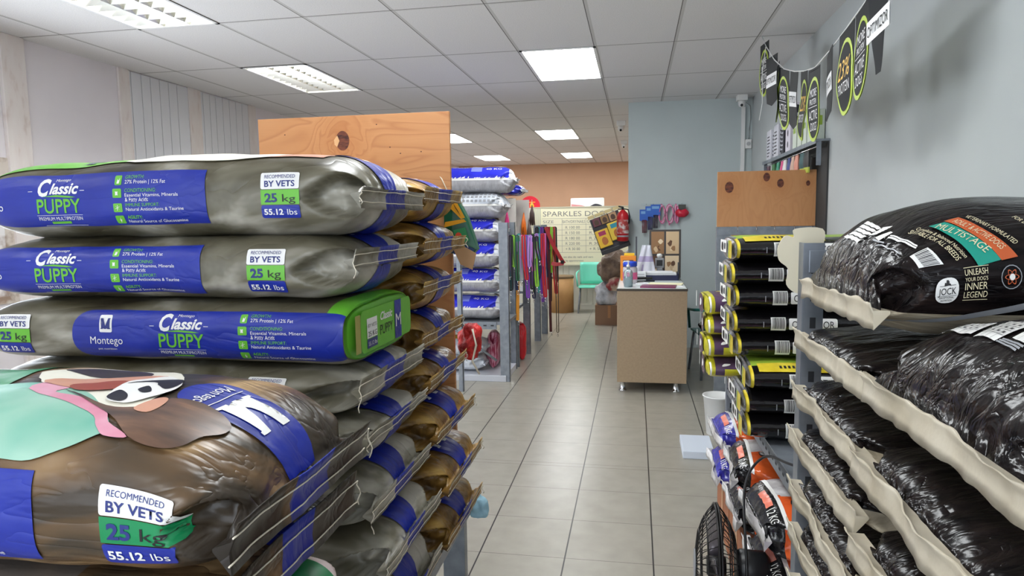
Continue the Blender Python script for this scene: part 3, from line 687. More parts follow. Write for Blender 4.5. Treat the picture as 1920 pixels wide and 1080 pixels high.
# ================================================================== RIGHT PILE: black sacks
def jsack(seed, T, zs, low=.02, art=None, **kw):
    s = Sack(.925, .455, T, n=kw.get('n', 2.7), seed=seed, zs=zs, seam='L', amp=.008, wr=kw.get('wr', .014), dent=.03, crown=kw.get('crown', .003), Le=.2, far=.1, grid=.0095, nr=130, pocket=.06)
    s.shell(JBLACK, lambda x, p: CREAM if abs(((p-s.top+s.P/2) % s.P)-s.P/2) > s.P/4+low else None)
    if art: art(s)
    t = thing('dog_food_sack', '', 'sack of dog food', (0, 0, 0), 0, 'black film sacks stacked against the right wall'); s.build(t)
    s.flap(t, TAPE, up=.014, dn=.026, lean=.005, wav=.005, crum=.004); return s, t
GOLDT = mat('pale_gold_print', srgb(226, 214, 176), .35); TEALP = mat('teal_block_print', srgb(30, 150, 130), .3); ORP = mat('burnt_orange_print', srgb(196, 92, 48), .3)
def barcode(s, x, p, w, h, rot=0, n=16):
    c, sn = math.cos(rot), math.sin(rot); R = lambda pts: [(x+a*c-b*sn, p+a*sn+b*c) for a, b in pts]
    s.poly(WHITE, R(rect(-w/2, w/2, -h/2, h/2)), .0026); r = random.Random(n); q = -w/2+.08*w
    while q < w/2-.08*w:
        k = r.choice((.02, .03, .05))*w; s.poly(BLACKP, R(rect(q, q+k, -h*.32, h*.42)), .0036); q += k+r.choice((.02, .03, .04))*w
JLOC = (.352, 1.275, 1.318); JRY = math.radians(-1.5)
def jart(s):
    on = lambda pts: s.onto(pts, JLOC, .35, s.P*.12, JRY)
    P_ = lambda m, pts, off=.003: s.poly(m, on(pts), off)
    def line(m, txt, a, b, h, off=.0045):            # a line of print from pixel a to pixel b
        (x0, p0), (x1, p1) = on([a, b]); ln = math.hypot(x1-x0, p1-p0); r = math.atan2(p1-p0, x1-x0)
        s.text(m, txt, x0, p0, h, ln, align='L', rot=r, off=off)
    P_(TEALP, [(1742, 426), (1772, 419), (1876, 488), (1834, 500)]); P_(ORP, [(1770, 417), (1797, 411), (1907, 482), (1877, 489)])
    line(GOLDT, 'MULTISTAGE', (1753, 431), (1846, 476), .0125); line(GOLDT, 'ADULT & ACTIVE DOGS', (1785, 420), (1875, 470), .0095)
    line(GOLDT, 'VETERINARY FORMULATED', (1808, 412), (1900, 461), .0075); line(GOLDT, 'Complete & Balanced Nutrition', (1718, 434), (1808, 486), .006)
    line(GOLDT, 'SUITABLE FOR ALL BREEDS', (1704, 441), (1793, 491), .0075); line(GOLDT, 'FOR DAILY', (1895, 412), (1935, 436), .008)
    P_(WHITE, [(1706, 484), (1740, 466), (1770, 496), (1724, 503)], .0026)
    bars = [(1706, 484), (1740, 466), (1770, 496), (1724, 503)]
    for k in range(11):
        f0 = .06+k*.083; f1 = f0+(.03, .045, .025)[k % 3]
        L_ = lambda f, u: tuple((bars[0][i]*(1-u)+bars[1][i]*u)*(1-f)+(bars[3][i]*(1-u)+bars[2][i]*u)*f for i in (0, 1))
        P_(BLACKP, [L_(f0, .22), L_(f0, .9), L_(f1, .9), L_(f1, .22)], .0036)
    for q in ([(1668, 449), (1720, 466), (1718, 469), (1666, 452)], [(1672, 446), (1722, 462), (1721, 465), (1670, 448)]): P_(WHITE, q)
    for q in ([(1645, 462), (1690, 478), (1689, 480), (1644, 464)], [(1640, 452), (1660, 459), (1659, 462), (1639, 455)]): P_(GREYP, q)
    for k in range(5):
        P_(WHITE, [(1585+k*9, 452-k*6), (1592+k*9, 447-k*6), (1618+k*9, 458-k*6), (1610+k*9, 461-k*6)])
        P_(WHITE, [(1630+k*6, 450-k*4), (1634+k*6, 447-k*4), (1652+k*6, 440-k*3), (1646+k*6, 444-k*3)])
    P_(WHITE, [(1643, 450), (1672, 438), (1676, 441), (1650, 455)])
    c4 = on([(1775, 545), (1829, 532), (1895, 519)])
    cx, cp = c4[0]; s.poly(WHITE, [(cx+.0147*sg(math.cos(q), .8), cp+.021*sg(math.sin(q), .8)) for q in [2*PI*i/24 for i in range(24)]], .003); a_, b_ = .29, .46
    R_ = lambda x0, x1, z0, z1: s.poly(BLACKP, rect(cx+x0*a_, cx+x1*a_, cp+z0*b_, cp+z1*b_), .004)
    s.text(BLACKP, 'JOCK', cx, cp-.012*b_, .024*b_, .076*a_, off=.0042); R_(-.042, .042, -.0175, -.0163)
    s.text(BLACKP, 'EXCEPTIONAL', cx, cp-.027*b_, .0075*b_, .062*a_, off=.004); s.text(BLACKP, 'NUTRITION', cx, cp-.0375*b_, .0075*b_, .048*a_, off=.004)
    s.poly(BLACKP, [(cx+a*a_, cp+b*b_) for a, b in [(-.014, .017), (-.012, .03), (-.006, .028), (-.004, .038), (.004, .037), (.008, .031), (.007, .026), (.013, .024), (.015, .017), (.006, .019), (-.004, .018)]], .004); R_(-.034, -.014, .018, .0195); R_(.014, .036, .018, .0195)
    cx, cp = c4[1]
    for k, (q, h, w_) in enumerate((('UNLEASH', .009, .0285), ("YOUR DOG'S", .0056, .028), ('INNER', .0105, .028), ('LEGEND', .0095, .0295))):
        s.text(GOLDT, q, cx, cp+.0135-[0, .0085, .021, .033][k], h, w_, off=.004)
    s.poly(GOLDT, rect(cx-.0155, cx+.0155, cp+.0245, cp+.0254), .004); s.poly(GOLDT, rect(cx-.0155, cx+.0155, cp-.0235, cp-.0226), .004)
    ax, cp = c4[2]; e_ = 1.3; ring = lambda r1, r2, m, o, e=1, ro=0: [s.poly(m, [(ax+math.cos(ro)*r*math.cos(q)-math.sin(ro)*r*e*math.sin(q), cp+e_*(math.sin(ro)*r*math.cos(q)+math.cos(ro)*r*e*math.sin(q))) for r, q in ((r1, q0), (r2, q0), (r2, q0+PI/9), (r1, q0+PI/9))], o) for q0 in [PI/9*i for i in range(18)]]
    ring(.0118, .0128, GREYP, .003); [ring(.0075, .0088, ORP, .004, .35, a) for a in (0, PI/3, 2*PI/3)]
    s.poly(WHITE, [(ax+.0035*math.cos(q), cp+.0045*math.sin(q)) for q in [2*PI*i/10 for i in range(10)]], .0048)
    q = on([(1648, 603), (1700, 601), (1770, 597), (1850, 586), (1930, 572)]); 
    for (x0, p0), (x1, p1) in zip(q, q[1:]): s.poly(GREYP, [(x0, p0), (x1, p1), (x1, p1+.011), (x0, p0+.011)], .0035)
KLOC = (.335, .82, 1.225)
def kart(s):
    on = lambda pts: s.onto(pts, KLOC, .35, s.P*.15)
    def table(c, nx, ny):
        q = on(c); s.poly(WHITE, q, .003)
        L_ = lambda f, u: tuple((q[0][i]*(1-u)+q[1][i]*u)*(1-f)+(q[3][i]*(1-u)+q[2][i]*u)*f for i in (0, 1))
        for k in range(1, nx): s.poly(BLACKP, [L_(k/nx, 0), L_(k/nx, 1), L_(k/nx+.012, 1), L_(k/nx+.012, 0)], .004)
        for k in range(1, ny):
            s.poly(BLACKP, [L_(0, k/ny), L_(1, k/ny), L_(1, k/ny+.012), L_(0, k/ny+.012)], .0042)
            for j in range(nx): s.poly(BLACKP, [L_((j+.25)/nx, (k+.3)/ny), L_((j+.7)/nx, (k+.3)/ny), L_((j+.7)/nx, (k+.65)/ny), L_((j+.25)/nx, (k+.65)/ny)], .0046)
    table([(1760, 624), (1808, 600), (1872, 600), (1822, 633)], 6, 4); table([(1826, 637), (1896, 596), (1960, 612), (1866, 646)], 5, 6)
    table([(1900, 641), (1935, 625), (1960, 640), (1930, 655)], 3, 2)
    for k in range(3): 
        q = [(1868+k*6, 646-k*2), (1905+k*7, 664-k*3), (1908+k*7, 661-k*3), (1871+k*6, 644-k*2)]; s.poly(GREYP, on(q), .003)
s0, J1 = jsack(31.1, .225, .28, .06, jart, crown=.0, n=2.15, wr=.01)
J1.location = JLOC; J1.rotation_euler = (0, JRY, 0); J1['label'] = 'glossy black sack on top of the right pile with teal and orange print'
J1B, J1C, K1B = jsack(32.6, .102, .62, .0)[1], jsack(34.8, .102, .55, .0)[1], jsack(37.3, .118, .6, .0)[1]
K1 = jsack(36.2, .18, .33, .0, kart, crown=.0, n=2.2)[1]
K1.location = KLOC; K1['label'] = 'black sack nearest the viewer on the right, white tables printed on top'
def put(src, loc, lab, rz):
    if src['label'] == '': src.location = loc; src.rotation_euler = (0, 0, rz); src['label'] = lab
    else: dup(src, loc, rz, lab)
ords = ['second', 'third', 'fourth', 'fifth', 'sixth', 'seventh', 'eighth']
zz = 1.318
for k in range(7):
    z = 1.318-.104*(k+1); X = (.34, .336, .332, .334, .337, .34, .336)[k]
    put((J1B, J1C)[k % 2], (X, 1.275+(.004, -.006, .003, 0, .005, -.003, 0)[k], z), 'black cream-seamed sack, %s from the top in the right column beside the grey upright' % ords[k], (.01, -.012, .006, -.015, .01, 0, .01)[k])
for k in range(5):
    z = 1.225-.12*(k+1); X = (.318, .322, .326, .33, .328)[k]
    put(K1B, (X, .815+(.004, -.004, .006, 0, 0)[k], z), 'black cream-seamed sack, %s from the top in the nearest right column' % ords[k], (-.02, .015, -.01, .01, 0)[k])
t = thing('pallet_stand', 'low grey steel stand carrying the black sacks on the right', 'stand', (0, 0, 0))
bm = nb(); bx(bm, .38, 1.27, .6, 1.5, .55, .588); obj('top', bm, STEEL, t)
for x in (.42, 1.23):
    for y in (.64, 1.46): bm = nb(); bx(bm, x-.03, x+.03, y-.03, y+.03, 0, .55); obj('leg', bm, STEEL, t)

# ------------------------------------------------------------------ right rack
t = thing('storage_rack', 'grey slotted steel rack behind the black sacks with a perforated shelf edge', 'rack', (0, 0, 0))
def angle_post(x, y, z0, z1, w_=.042, flip=1):
    bm = nb(); bx(bm, x-w_/2, x+w_/2, y-.0015, y+.0015, z0, z1); bx(bm, x-flip*w_/2-.0015, x-flip*w_/2+.0015, y, y+w_, z0, z1)
    for k in range(int((z1-z0)/.06)):
        z = z0+.03+.06*k; bx(bm, x-.006, x+.006, y-.0022, y-.0012, z-.012, z+.012, 1)
    return bm
HOLE = mat('slot_shadow', srgb(40, 42, 46), .7)
for x, y, z1, f in ((.382, 1.57, 1.465, 1), (1.245, 1.57, 1.465, -1), (.45, 3.3, .76, 1), (1.245, 3.3, .76, -1)):
    obj('upright', angle_post(x, y, 0, z1, .042, f), [STEEL, HOLE], t)
def slab_edge(P0, P1, z0, z1):                     # shelf edge beam between two plan points with a row of slots
    bm = nb(); a, b = Vector((*P0, 0)), Vector((*P1, 0)); d = (b-a); ln = d.length; d.normalize(); nrm = Vector((-d.y, d.x, 0))
    if nrm.x > 0: nrm = -nrm
    M = Matrix(((d.x, nrm.x, 0, a.x), (d.y, nrm.y, 0, a.y), (0, 0, 1, 0), (0, 0, 0, 1)))
    bx(bm, 0, ln, -.003, 0, z0, z1, M=M)
    k = .03
    while k < ln-.03: bx(bm, k, k+.02, 0, .0008, (z0+z1)/2-.004, (z0+z1)/2+.004, 1, M=M); k += .05
    return bm
bm = nb(); v = [bm.verts.new(p) for p in ((.43, 3.33, .718), (1.27, 3.33, .718), (1.27, 1.6, .718), (.475, 1.6, .718), (.43, 3.33, .738), (1.27, 3.33, .738), (1.27, 1.6, .738), (.475, 1.6, .738))]
for q in ((0, 1, 2, 3), (7, 6, 5, 4), (0, 4, 5, 1), (1, 5, 6, 2), (2, 6, 7, 3), (3, 7, 4, 0)): bm.faces.new([v[i] for i in q])
bmesh.ops.recalc_face_normals(bm, faces=bm.faces[:]); sh = obj('shelf', bm, STEEL, t); obj('shelf_edge', slab_edge((.475, 1.6), (.43, 3.33), .685, .742), [STEEL, HOLE], sh)
bm = nb(); bx(bm, .42, 1.24, 1.572, 1.578, 1.39, 1.44); bx(bm, .37, .43, 1.564, 1.568, 1.4, 1.45, bev=.002); obj('cross_bar', bm, STEEL, t)
bm = nb(); bx(bm, .44, 1.27, 1.62, 3.3, .02, .05); obj('shelf', bm, STEEL, t)
bm = nb(); out = smooth([(-.045, .03), (-.03, .055), (-.012, .052), (-.01, .07), (.048, .07), (.05, .035), (.03, .02), (.025, -.03), (.03, -.06), (.0, -.075), (-.025, -.055), (-.022, -.02), (-.042, .0)], 4)
v0 = [bm.verts.new((.36+a, 1.612, 1.425+b)) for a, b in out]; v1 = [bm.verts.new((.36+a, 1.616, 1.425+b)) for a, b in out]; n_ = len(out)
bm.faces.new(v0); bm.faces.new(v1[::-1])
for i in range(n_): bm.faces.new((v0[i], v1[i], v1[(i+1) % n_], v0[(i+1) % n_]))
bmesh.ops.recalc_face_normals(bm, faces=bm.faces[:])
tag(obj('shelf_sign', bm, mat('cream_card', srgb(226, 216, 190), .7)), 'cream bone-shaped card fixed behind the top of the grey upright', 'sign')

# small black sacks on the shelf
SILV = mat('silver_print', srgb(176, 176, 178), .25, .5, ns=20, c2=srgb(120, 120, 124)); YEL = mat('yellow_band_print', ns=14, stops=[(.35, srgb(196, 170, 30)), (.6, srgb(226, 204, 60))], rough=.3)
OBLK = mat('glossy_black_film', rough=.14, ns=6, stops=[(.3, srgb(12, 12, 13)), (.7, srgb(24, 22, 24))], bump=(9, .5, .02, (1, 1.5, 1.5)), coat=.4)
LIME = mat('lime_print', srgb(150, 180, 60), .35)
def opt(seed, T=.092, topart=False):
    s = Sack(.62, .36, T, n=2.6, seed=seed, seam='L', zs=.5, dent=0, amp=.005, wr=.008, block=True, far=.08, crown=.004, grid=.012, nr=84); s.capm = SILV
    yy = s.top
    s.shell(OBLK, lambda x, p: (YEL if -.05 < ((p+s.P/2) % s.P)-s.P/2 < .1 else SILV) if x < .01 else (LIME if topart and abs(((p-yy+s.P/2) % s.P)-s.P/2) < .1 else None))
    E = lambda pts, m, off: flat_poly(s.bm, pts, (-.0125, 0, T/2), (0, -1, 0), (0, 0, 1), s.mi(m), off)
    h = T*.36; E(rrect(.075, .145, -h, h, .012), YEL, .002); E([(.07, -h), (.085, -h), (.08, 0), (.09, h), (.07, h)], LIME, .003)
    E(rrect(-.13, .02, -h*.5, h*.95, .01), WHITE, .002); E(smooth([(-.1, -h*.2), (-.06, -h*.3), (-.05, h*.3), (-.07, h*.7), (-.1, h*.5)], 3), BLACKP, .003); E(rect(-.03, .0, -h*.1, h*.6), BLACKP, .003)
    barcode(s, .15, .002, .05, .05, 0, int(seed*10)); s.text(GREYP, 'I', .1, -.01, .02)
    s.poly(WHITE, rrect(.185, .345, -.018, .022, .006), .0026); s.text(BLACKP, 'OPTIMIZOR', .265, -.009, .022, .14, off=.0036); s.text(WHITE, 'PERFORMANCE', .28, -.033, .008, .1)
    if topart:
        s.poly(YEL, rect(.03, .3, s.P/4-.16, s.P/4-.09), .003)
        for k in range(9): s.poly(BLACKP, rect(.1+.014*k+(.03 if k > 4 else 0), .108+.014*k+(.03 if k > 4 else 0), s.P/4-.14, s.P/4-.12), .004)
    t = thing('dog_food_bag', '', 'bag of dog food', (0, 0, 0), 0, 'small black bags on the perforated shelf'); s.build(t); return t
OA, OB, OC = opt(41.2, .088), opt(42.7, .092), opt(43.3, .09, True)
ol = [(.352, 2.7, 1.36, OC, 'topmost small black bag on the shelf with a lime and yellow top face'), (.342, 2.7, 1.272, OA, 'second small black bag from the top of the shelf stack'), (.352, 2.7, 1.186, OB, 'third small black bag from the top, dog label on its silver end'),
      (.352, 2.7, 1.096, OA, 'fourth small black bag from the top of the shelf stack'), (.362, 2.7, 1.008, OB, 'fifth small black bag from the top of the shelf stack'),
      (.395, 2.58, .915, OC, 'small black bag with a yellow strip on its top, lower half of the shelf stack'), (.375, 2.58, .828, OA, 'last but one small black bag above the perforated shelf'), (.385, 2.58, .74, OB, 'lowest small black bag lying on the perforated shelf')]
for k, (X, y, z, src, lab) in enumerate(ol): put(src, (X, y, z), lab, (.02, -.02, .015, -.01)[k % 4])
PUR = mat('dark_purple_film', srgb(70, 50, 74), .25, ns=9, c2=srgb(96, 72, 100)); YGR = mat('yellow_green_film', rough=.28, ns=12, stops=[(.35, srgb(170, 160, 20)), (.65, srgb(212, 206, 50))], bump=(14, .5, .02))
def pbag(seed):
    s = Sack(.6, .34, .09, n=2.5, seed=seed, seam='L', zs=.5, dent=0, amp=.009, wr=.012, block=True, far=.08, grid=.012, nr=84, crown=.004); tp = s.top; s.capm = YGR
    pp = lambda p: ((p+s.P/2) % s.P)-s.P/2
    s.shell(YGR, lambda x, p: (PUR if (.022 < x < .058+.006*math.sin(p*60) and pp(p) > -.03) or (x < .13 and pp(p) > .006 and x > .03) and pp(p) < .2 else None)); h = .036
    s.poly(WHITE, smooth([(.05, .02), (.075, .024), (.085, .034), (.06, .036)], 3), .003)
    E = lambda pts, m, off: flat_poly(s.bm, pts, (-.0125, 0, .045), (0, -1, 0), (0, 0, 1), s.mi(m), off)
    E(smooth([(-.05, -h), (.06, -h), (.07, 0), (.05, h), (-.04, h), (-.06, 0)], 3), PUR, .002); E(smooth([(-.02, -h*.4), (.02, -h*.2), (.03, h*.3), (-.01, h*.5)], 3), WHITE, .003); E(rect(-.155, -.14, -h, h), WHITE, .002)
    s.poly(WHITE, rect(.0, .008, -.03, .06), .003)
    t = thing('dog_food_bag', '', 'bag of dog food', (0, 0, 0), 0, 'yellow and purple bags behind the black ones'); s.build(t); return t
PA, PB = pbag(45.5), pbag(46.8)
for k, lab in enumerate(('topmost yellow and purple bag beside the small black bags', 'second yellow and purple bag from the top, beside the small black bags', 'third yellow and purple bag from the top, above the lowest visible one', 'lowest yellow and purple bag in full view beside the black bags', 'yellow and purple bag at the bottom lying on the perforated shelf')):
    put((PA, PB)[k % 2], ((.30, .308, .302, .312, .43)[k], 3.1, 1.105-.0915*k), lab, (.04, -.03, .02, .0, .02)[k])

# goods under the shelf
ORG = mat('orange_film', srgb(222, 84, 34), .2, ns=7, c2=srgb(232, 104, 46), bump=(12, .6, .02)); SWH = mat('silver_white_film', rough=.2, ns=8, stops=[(.3, srgb(150, 142, 140)), (.6, srgb(228, 226, 226))], bump=(12, .7, .02)); NAVY = mat('blue_violet_film', srgb(44, 44, 140), .25, ns=8, c2=srgb(58, 56, 160), bump=(12, .5, .02)); BK2 = mat('black_film_panel', srgb(30, 30, 32), .2, bump=(12, .5, .02)); VIO = mat('violet_film', srgb(110, 40, 150), .2, bump=(12, .6, .02))
def lit(seed, endm, X, y, z, T, lab, W=.42, word=None, rz=0.0, seam=True):
    s = Sack(.6, W, T, n=2.4, seed=seed, seam='L', zs=.55, dent=.03, amp=.012, wr=.014, Le=.13, far=.1, grid=.012, nr=84, crown=.012); tp = s.top
    def fn(x, p):
        d = ((p-tp+s.P/2) % s.P)-s.P/2
        if x < .06: return endm
        n = noise.noise(Vector((x*6, d*6, seed)))
        return ORG if d < -.01+.08*n or (x > .33 and d < .1) else SWH
    s.shell(SWH, fn)
    s.poly(WHITE, rect(.058, .07, tp-.2, tp+.2), .003); s.poly(mat('salmon_print', srgb(226, 120, 96), .3), rect(.025, .045, tp-.08, tp+.04), .003)
    s.text(WHITE, '12 KG', .022, tp-.13, .024, .07, rot=-PI/2, off=.0035)
    cx, cp = .17, tp+.02; s.poly(ORG, [(cx+.05*math.cos(q), cp+.04*math.sin(q)) for q in [2*PI*i/20 for i in range(20)]], .003)
    if word: s.text(BLACKP, word, .16, tp-.06, .06, .13, rot=PI, bold=.06, off=.0035); s.text(WHITE, word, .16, tp-.06, .052, .12, rot=PI, off=.0048)
    t = thing('litter_bag', lab, 'bag of pet litter', (X, y, z), rz, 'orange bags under the shelf'); s.build(t)
    s.flap(t, SWH, up=.01, dn=.03, lean=.0, wav=.01); return t
lit(51.1, NAVY, .37, 3.18, .46, .15, 'blue-ended orange and white bag farthest from the viewer under the shelf', rz=.03)
lit(52.1, BK2, .375, 2.73, .47, .15, 'black-ended orange and white bag, second nearest under the shelf', word='ane', rz=-.06)
lit(53.1, BK2, .385, 2.27, .45, .17, 'big black-ended orange bag in front under the perforated shelf', word='OO', rz=.05)
lit(54.1, VIO, .4, 1.84, .36, .15, 'violet-ended orange bag next to the fan', rz=-.03)
lit(55.1, NAVY, .36, 3.16, .305, .155, 'blue bag with a white edge beneath the blue-ended orange one', rz=-.03)
lit(56.1, BK2, .38, 2.72, .305, .165, 'crumpled black and orange bag in the lower layer above the cartons')
lit(57.1, BK2, .40, 2.26, .29, .16, 'black bag below the big black-ended orange bag', rz=.02)
lit(58.1, VIO, .39, 1.83, .2, .16, 'violet bag in the lower layer beside the fan cage', rz=.02)
for y, lab, w_ in ((3.16, 'brown carton under the blue-ended bag', .4), (2.72, 'brown carton under the black-ended bags beside the fan', .42)):
    t = thing('carton', lab, 'cardboard box', (.7, y, .051)); bm = nb(); bx(bm, -.3, .3, -w_/2, w_/2, 0, .252, bev=.004); obj('box', bm, mat('red_brown_carton', srgb(150, 94, 62), .7), t)
    bm = nb(); bx(bm, -.302, -.3, -.03, .03, .0, .25); obj('tape', bm, mat('brown_tape', srgb(172, 120, 76), .3), t)
for y, z1, lab in ((2.26, .288, 'carton hidden under the middle bags'), (1.83, .198, 'carton hidden beside the fan')):
    t = thing('carton', lab, 'cardboard box', (.7, y, .051)); bm = nb(); bx(bm, -.28, .3, -.2, .2, 0, z1-.051, bev=.004); obj('box', bm, CARD, t)
# bag standing on the shelf behind the black sacks
s = Sack(.5, .3, .12, n=2.4, seed=61, seam='L', amp=.006, wr=.01, dent=.02, Le=.1, grid=.015, nr=64); tp = s.top
s.shell(OBLK, lambda x, p: LIME if abs(((p-tp-.1+s.P/2) % s.P)-s.P/2) < .05 else None); s.poly(WHITE, rect(.035, .085, tp-.13, tp+.06), .003)
s.text(BLACKP, 'OPTIMIZOR', .05, tp-.035, .026, .16, rot=-PI/2, bold=.03, off=.004)
t = thing('dog_food_bag', 'single black bag with a slanted white name label lying on the shelf near the upright', 'bag of dog food', (.5, 2.02, .74), .1); s.build(t)
s = Sack(.4, .24, .08, n=2.3, seed=62, seam='L', amp=.008, wr=.01, dent=.02, Le=.1, grid=.02, nr=48); s.shell(mat('pink_film', srgb(232, 128, 190), .3)); t = thing('pet_food_pouch', 'pink pouch at the shelf edge beside the slanted name label', 'pouch', (.45, 1.75, .74), 0); s.build(t)
#PART3

# ================================================================== FAR RIGHT: end frame, plywood, wall rack
t = thing('storage_rack', 'tall grey end frame of the far rack below the knotty plywood board', 'rack', (0, 0, 0))
for x in (.635, 1.215):
    bm = nb(); bx(bm, x-.05, x+.05, 5.2, 5.204, 0, 1.449); bx(bm, x-.05, x-.046, 5.204, 5.25, 0, 1.449); obj('upright', bm, STEEL, t)
bm = nb(); bx(bm, .585, 1.265, 5.188, 5.199, 1.39, 1.448); obj('cross_bar', bm, STEEL, t)
bm = nb(); bx(bm, .69, 1.265, 5.206, 5.22, .75, 1.389); obj('back_board', bm, ply_mat('orange_ply', False, [(1.1, .9, .02)]), t)
bm = nb(); bx(bm, .59, 1.265, 5.25, 5.8, .7, .73); obj('shelf', bm, STEEL, t)
for x in (.73, .86, .985, 1.12, 1.24):
    bm = nb(); tube(bm, [(x, 5.187, 1.455), (x, 5.175, 1.44), (x, 5.17, 1.425), (x, 5.175, 1.415)], .003, 6); obj('hook', bm, CHROME, t)
PLYR = ply_mat('knotty_pine_ply', False, [(.668, 1.735, .03), (.925, 1.803, .023), (1.02, 1.757, .023), (1.207, 1.753, .014)], .22)
bm = nb(); bx(bm, .585, 1.262, 5.19, 5.207, 1.45, 1.848, bev=.001); tag(obj('plywood_board', bm, PLYR), 'smaller plywood board with four dark knots below the wall rack', 'plywood board')
t = thing('wall_rack', 'grey steel rack along the right wall carrying boxes and hanging packets', 'rack', (0, 0, 0))
for y in (4.94, 6.86):
    bm = nb(); bx(bm, 1.195, 1.225, y-.003, y+.003, 1.3 if y > 6 else 1.86, 2.02); bx(bm, 1.222, 1.226, y, y+.03, 1.3 if y > 6 else 1.86, 2.02); obj('upright', bm, STEEL, t)
bm = nb(); bx(bm, 1.19, 1.279, 4.93, 6.9, 2.02, 2.035); bx(bm, 1.187, 1.191, 4.93, 6.9, 2.005, 2.035); obj('top_shelf', bm, STEEL, t)
bm = nb(); tube(bm, [(1.2, 4.95, 1.985), (1.2, 6.86, 1.985)], .004, 6); obj('hanging_rail', bm, CHROME, t)
bm = nb(); bx(bm, 1.268, 1.279, 4.95, 6.86, 1.3, 2.015); obj('back_panel', bm, mat('rack_back', srgb(60, 60, 60), .8), t)
def carton(y, w_, h, d, col, label, art='', face=WHITEPL):
    t = thing('product_box', label, 'box', (1.232, y, 2.035), group='boxes on the wall rack')
    bm = nb(); bx(bm, -d/2, d/2, -w_/2, w_/2, 0, h, 0, .002)
    L_ = -d/2
    if art == 'dots':
        for k in range(4):
            for a, b in ((0, 1), ):
                flat_poly(bm, [(.028*math.cos(q), h*(.14+.24*k)+.032*math.sin(q)) for q in [2*PI*i/14 for i in range(14)]], (0, -w_/2, 0), (1, 0, 0), (0, 0, 1), 1, .001)
                flat_poly(bm, [(.02*math.cos(q), h*(.14+.24*k)+.026*math.sin(q)) for q in [2*PI*i/14 for i in range(14)]], (L_, 0, 0), (0, -1, 0), (0, 0, 1), 1, .001)
        flat_text(bm, 'PET CARE', (L_, 0, h*.5), (0, 0, 1), (0, 1, 0), .025, 2, h*.5) if False else None
    elif art == 'lines':
        for k in range(7): flat_poly(bm, rect(-w_*.35, w_*(.1+.03*(k*5 % 7)), h*(.1+.11*k), h*(.14+.11*k)), (L_, 0, 0), (0, -1, 0), (0, 0, 1), 1, .001)
        for k in range(6): flat_poly(bm, rect(-d*.3, d*.3, h*(.1+.13*k), h*(.16+.13*k)), (0, -w_/2, 0), (1, 0, 0), (0, 0, 1), 1, .001)
    else:
        flat_poly(bm, rect(-w_*.3, w_*.3, h*.55, h*.75), (L_, 0, 0), (0, -1, 0), (0, 0, 1), 1, .001); flat_poly(bm, rect(-d*.3, d*.3, h*.5, h*.8), (0, -w_/2, 0), (1, 0, 0), (0, 0, 1), 1, .001)
    obj('box', bm, [col, face, GREYP], t)
    return t
PALE = mat('pale_box_print', srgb(206, 206, 214), .5); CHARP = mat('charcoal_print', srgb(48, 46, 54), .5); PGRN = mat('pale_green_box', srgb(206, 214, 200), .5)
carton(6.62, .2, .26, .08, PALE, 'white box with grey lines at the far end of the wall rack', 'lines', CHARP)
carton(6.3, .2, .27, .08, PALE, 'grey and white box second from the far end of the wall rack', 'lines', CHARP)
carton(6.02, .1, .30, .085, CHARP, 'dark striped box left of the tall dotted box on the wall rack', 'lines', PALE)
carton(5.8, .17, .37, .09, mat('lilac_box', srgb(214, 208, 218), .5), 'tall pale box with four dark dots on the wall rack', 'dots', CHARP)
for k, y in enumerate((5.58, 5.42, 5.27, 5.12)):
    carton(y, .12, (.2, .19, .2, .215)[k], .085, PGRN, 'pale green box on the wall rack, %s of four beside the tall dotted box' % ('first', 'second', 'third', 'last')[k], '', LIME)
pk = [(5.0, .14, srgb(36, 36, 34), srgb(186, 200, 80), 'black packet with a pale green corner nearest on the wall rack rail'), (5.13, .12, srgb(44, 84, 84), srgb(206, 210, 90), 'dark teal packet with a lime stripe hanging from the wall rack'), (5.3, .09, srgb(220, 150, 130), srgb(200, 80, 110), 'peach packet hanging from the wall rack rail'),
      (5.43, .09, srgb(206, 170, 150), srgb(190, 100, 60), 'beige packet with an orange foot on the wall rack rail'), (5.56, .09, srgb(60, 70, 130), srgb(220, 190, 100), 'navy packet hanging from the wall rack rail'), (5.72, .11, srgb(222, 218, 214), srgb(200, 60, 60), 'white packet with a red foot on the wall rack rail'),
      (5.9, .1, srgb(206, 80, 130), srgb(220, 160, 190), 'pink packet hanging from the wall rack rail'), (6.07, .11, srgb(60, 140, 110), srgb(40, 90, 60), 'green packet hanging from the wall rack rail'), (6.27, .12, srgb(70, 120, 70), srgb(206, 206, 206), 'grass green packet with a white foot on the wall rack rail'), (6.5, .13, srgb(80, 40, 60), srgb(206, 110, 150), 'plum packet farthest along the wall rack rail')]
pk = [(y+.2 if y < 5.9 else y+.12, *r) for y, *r in pk]
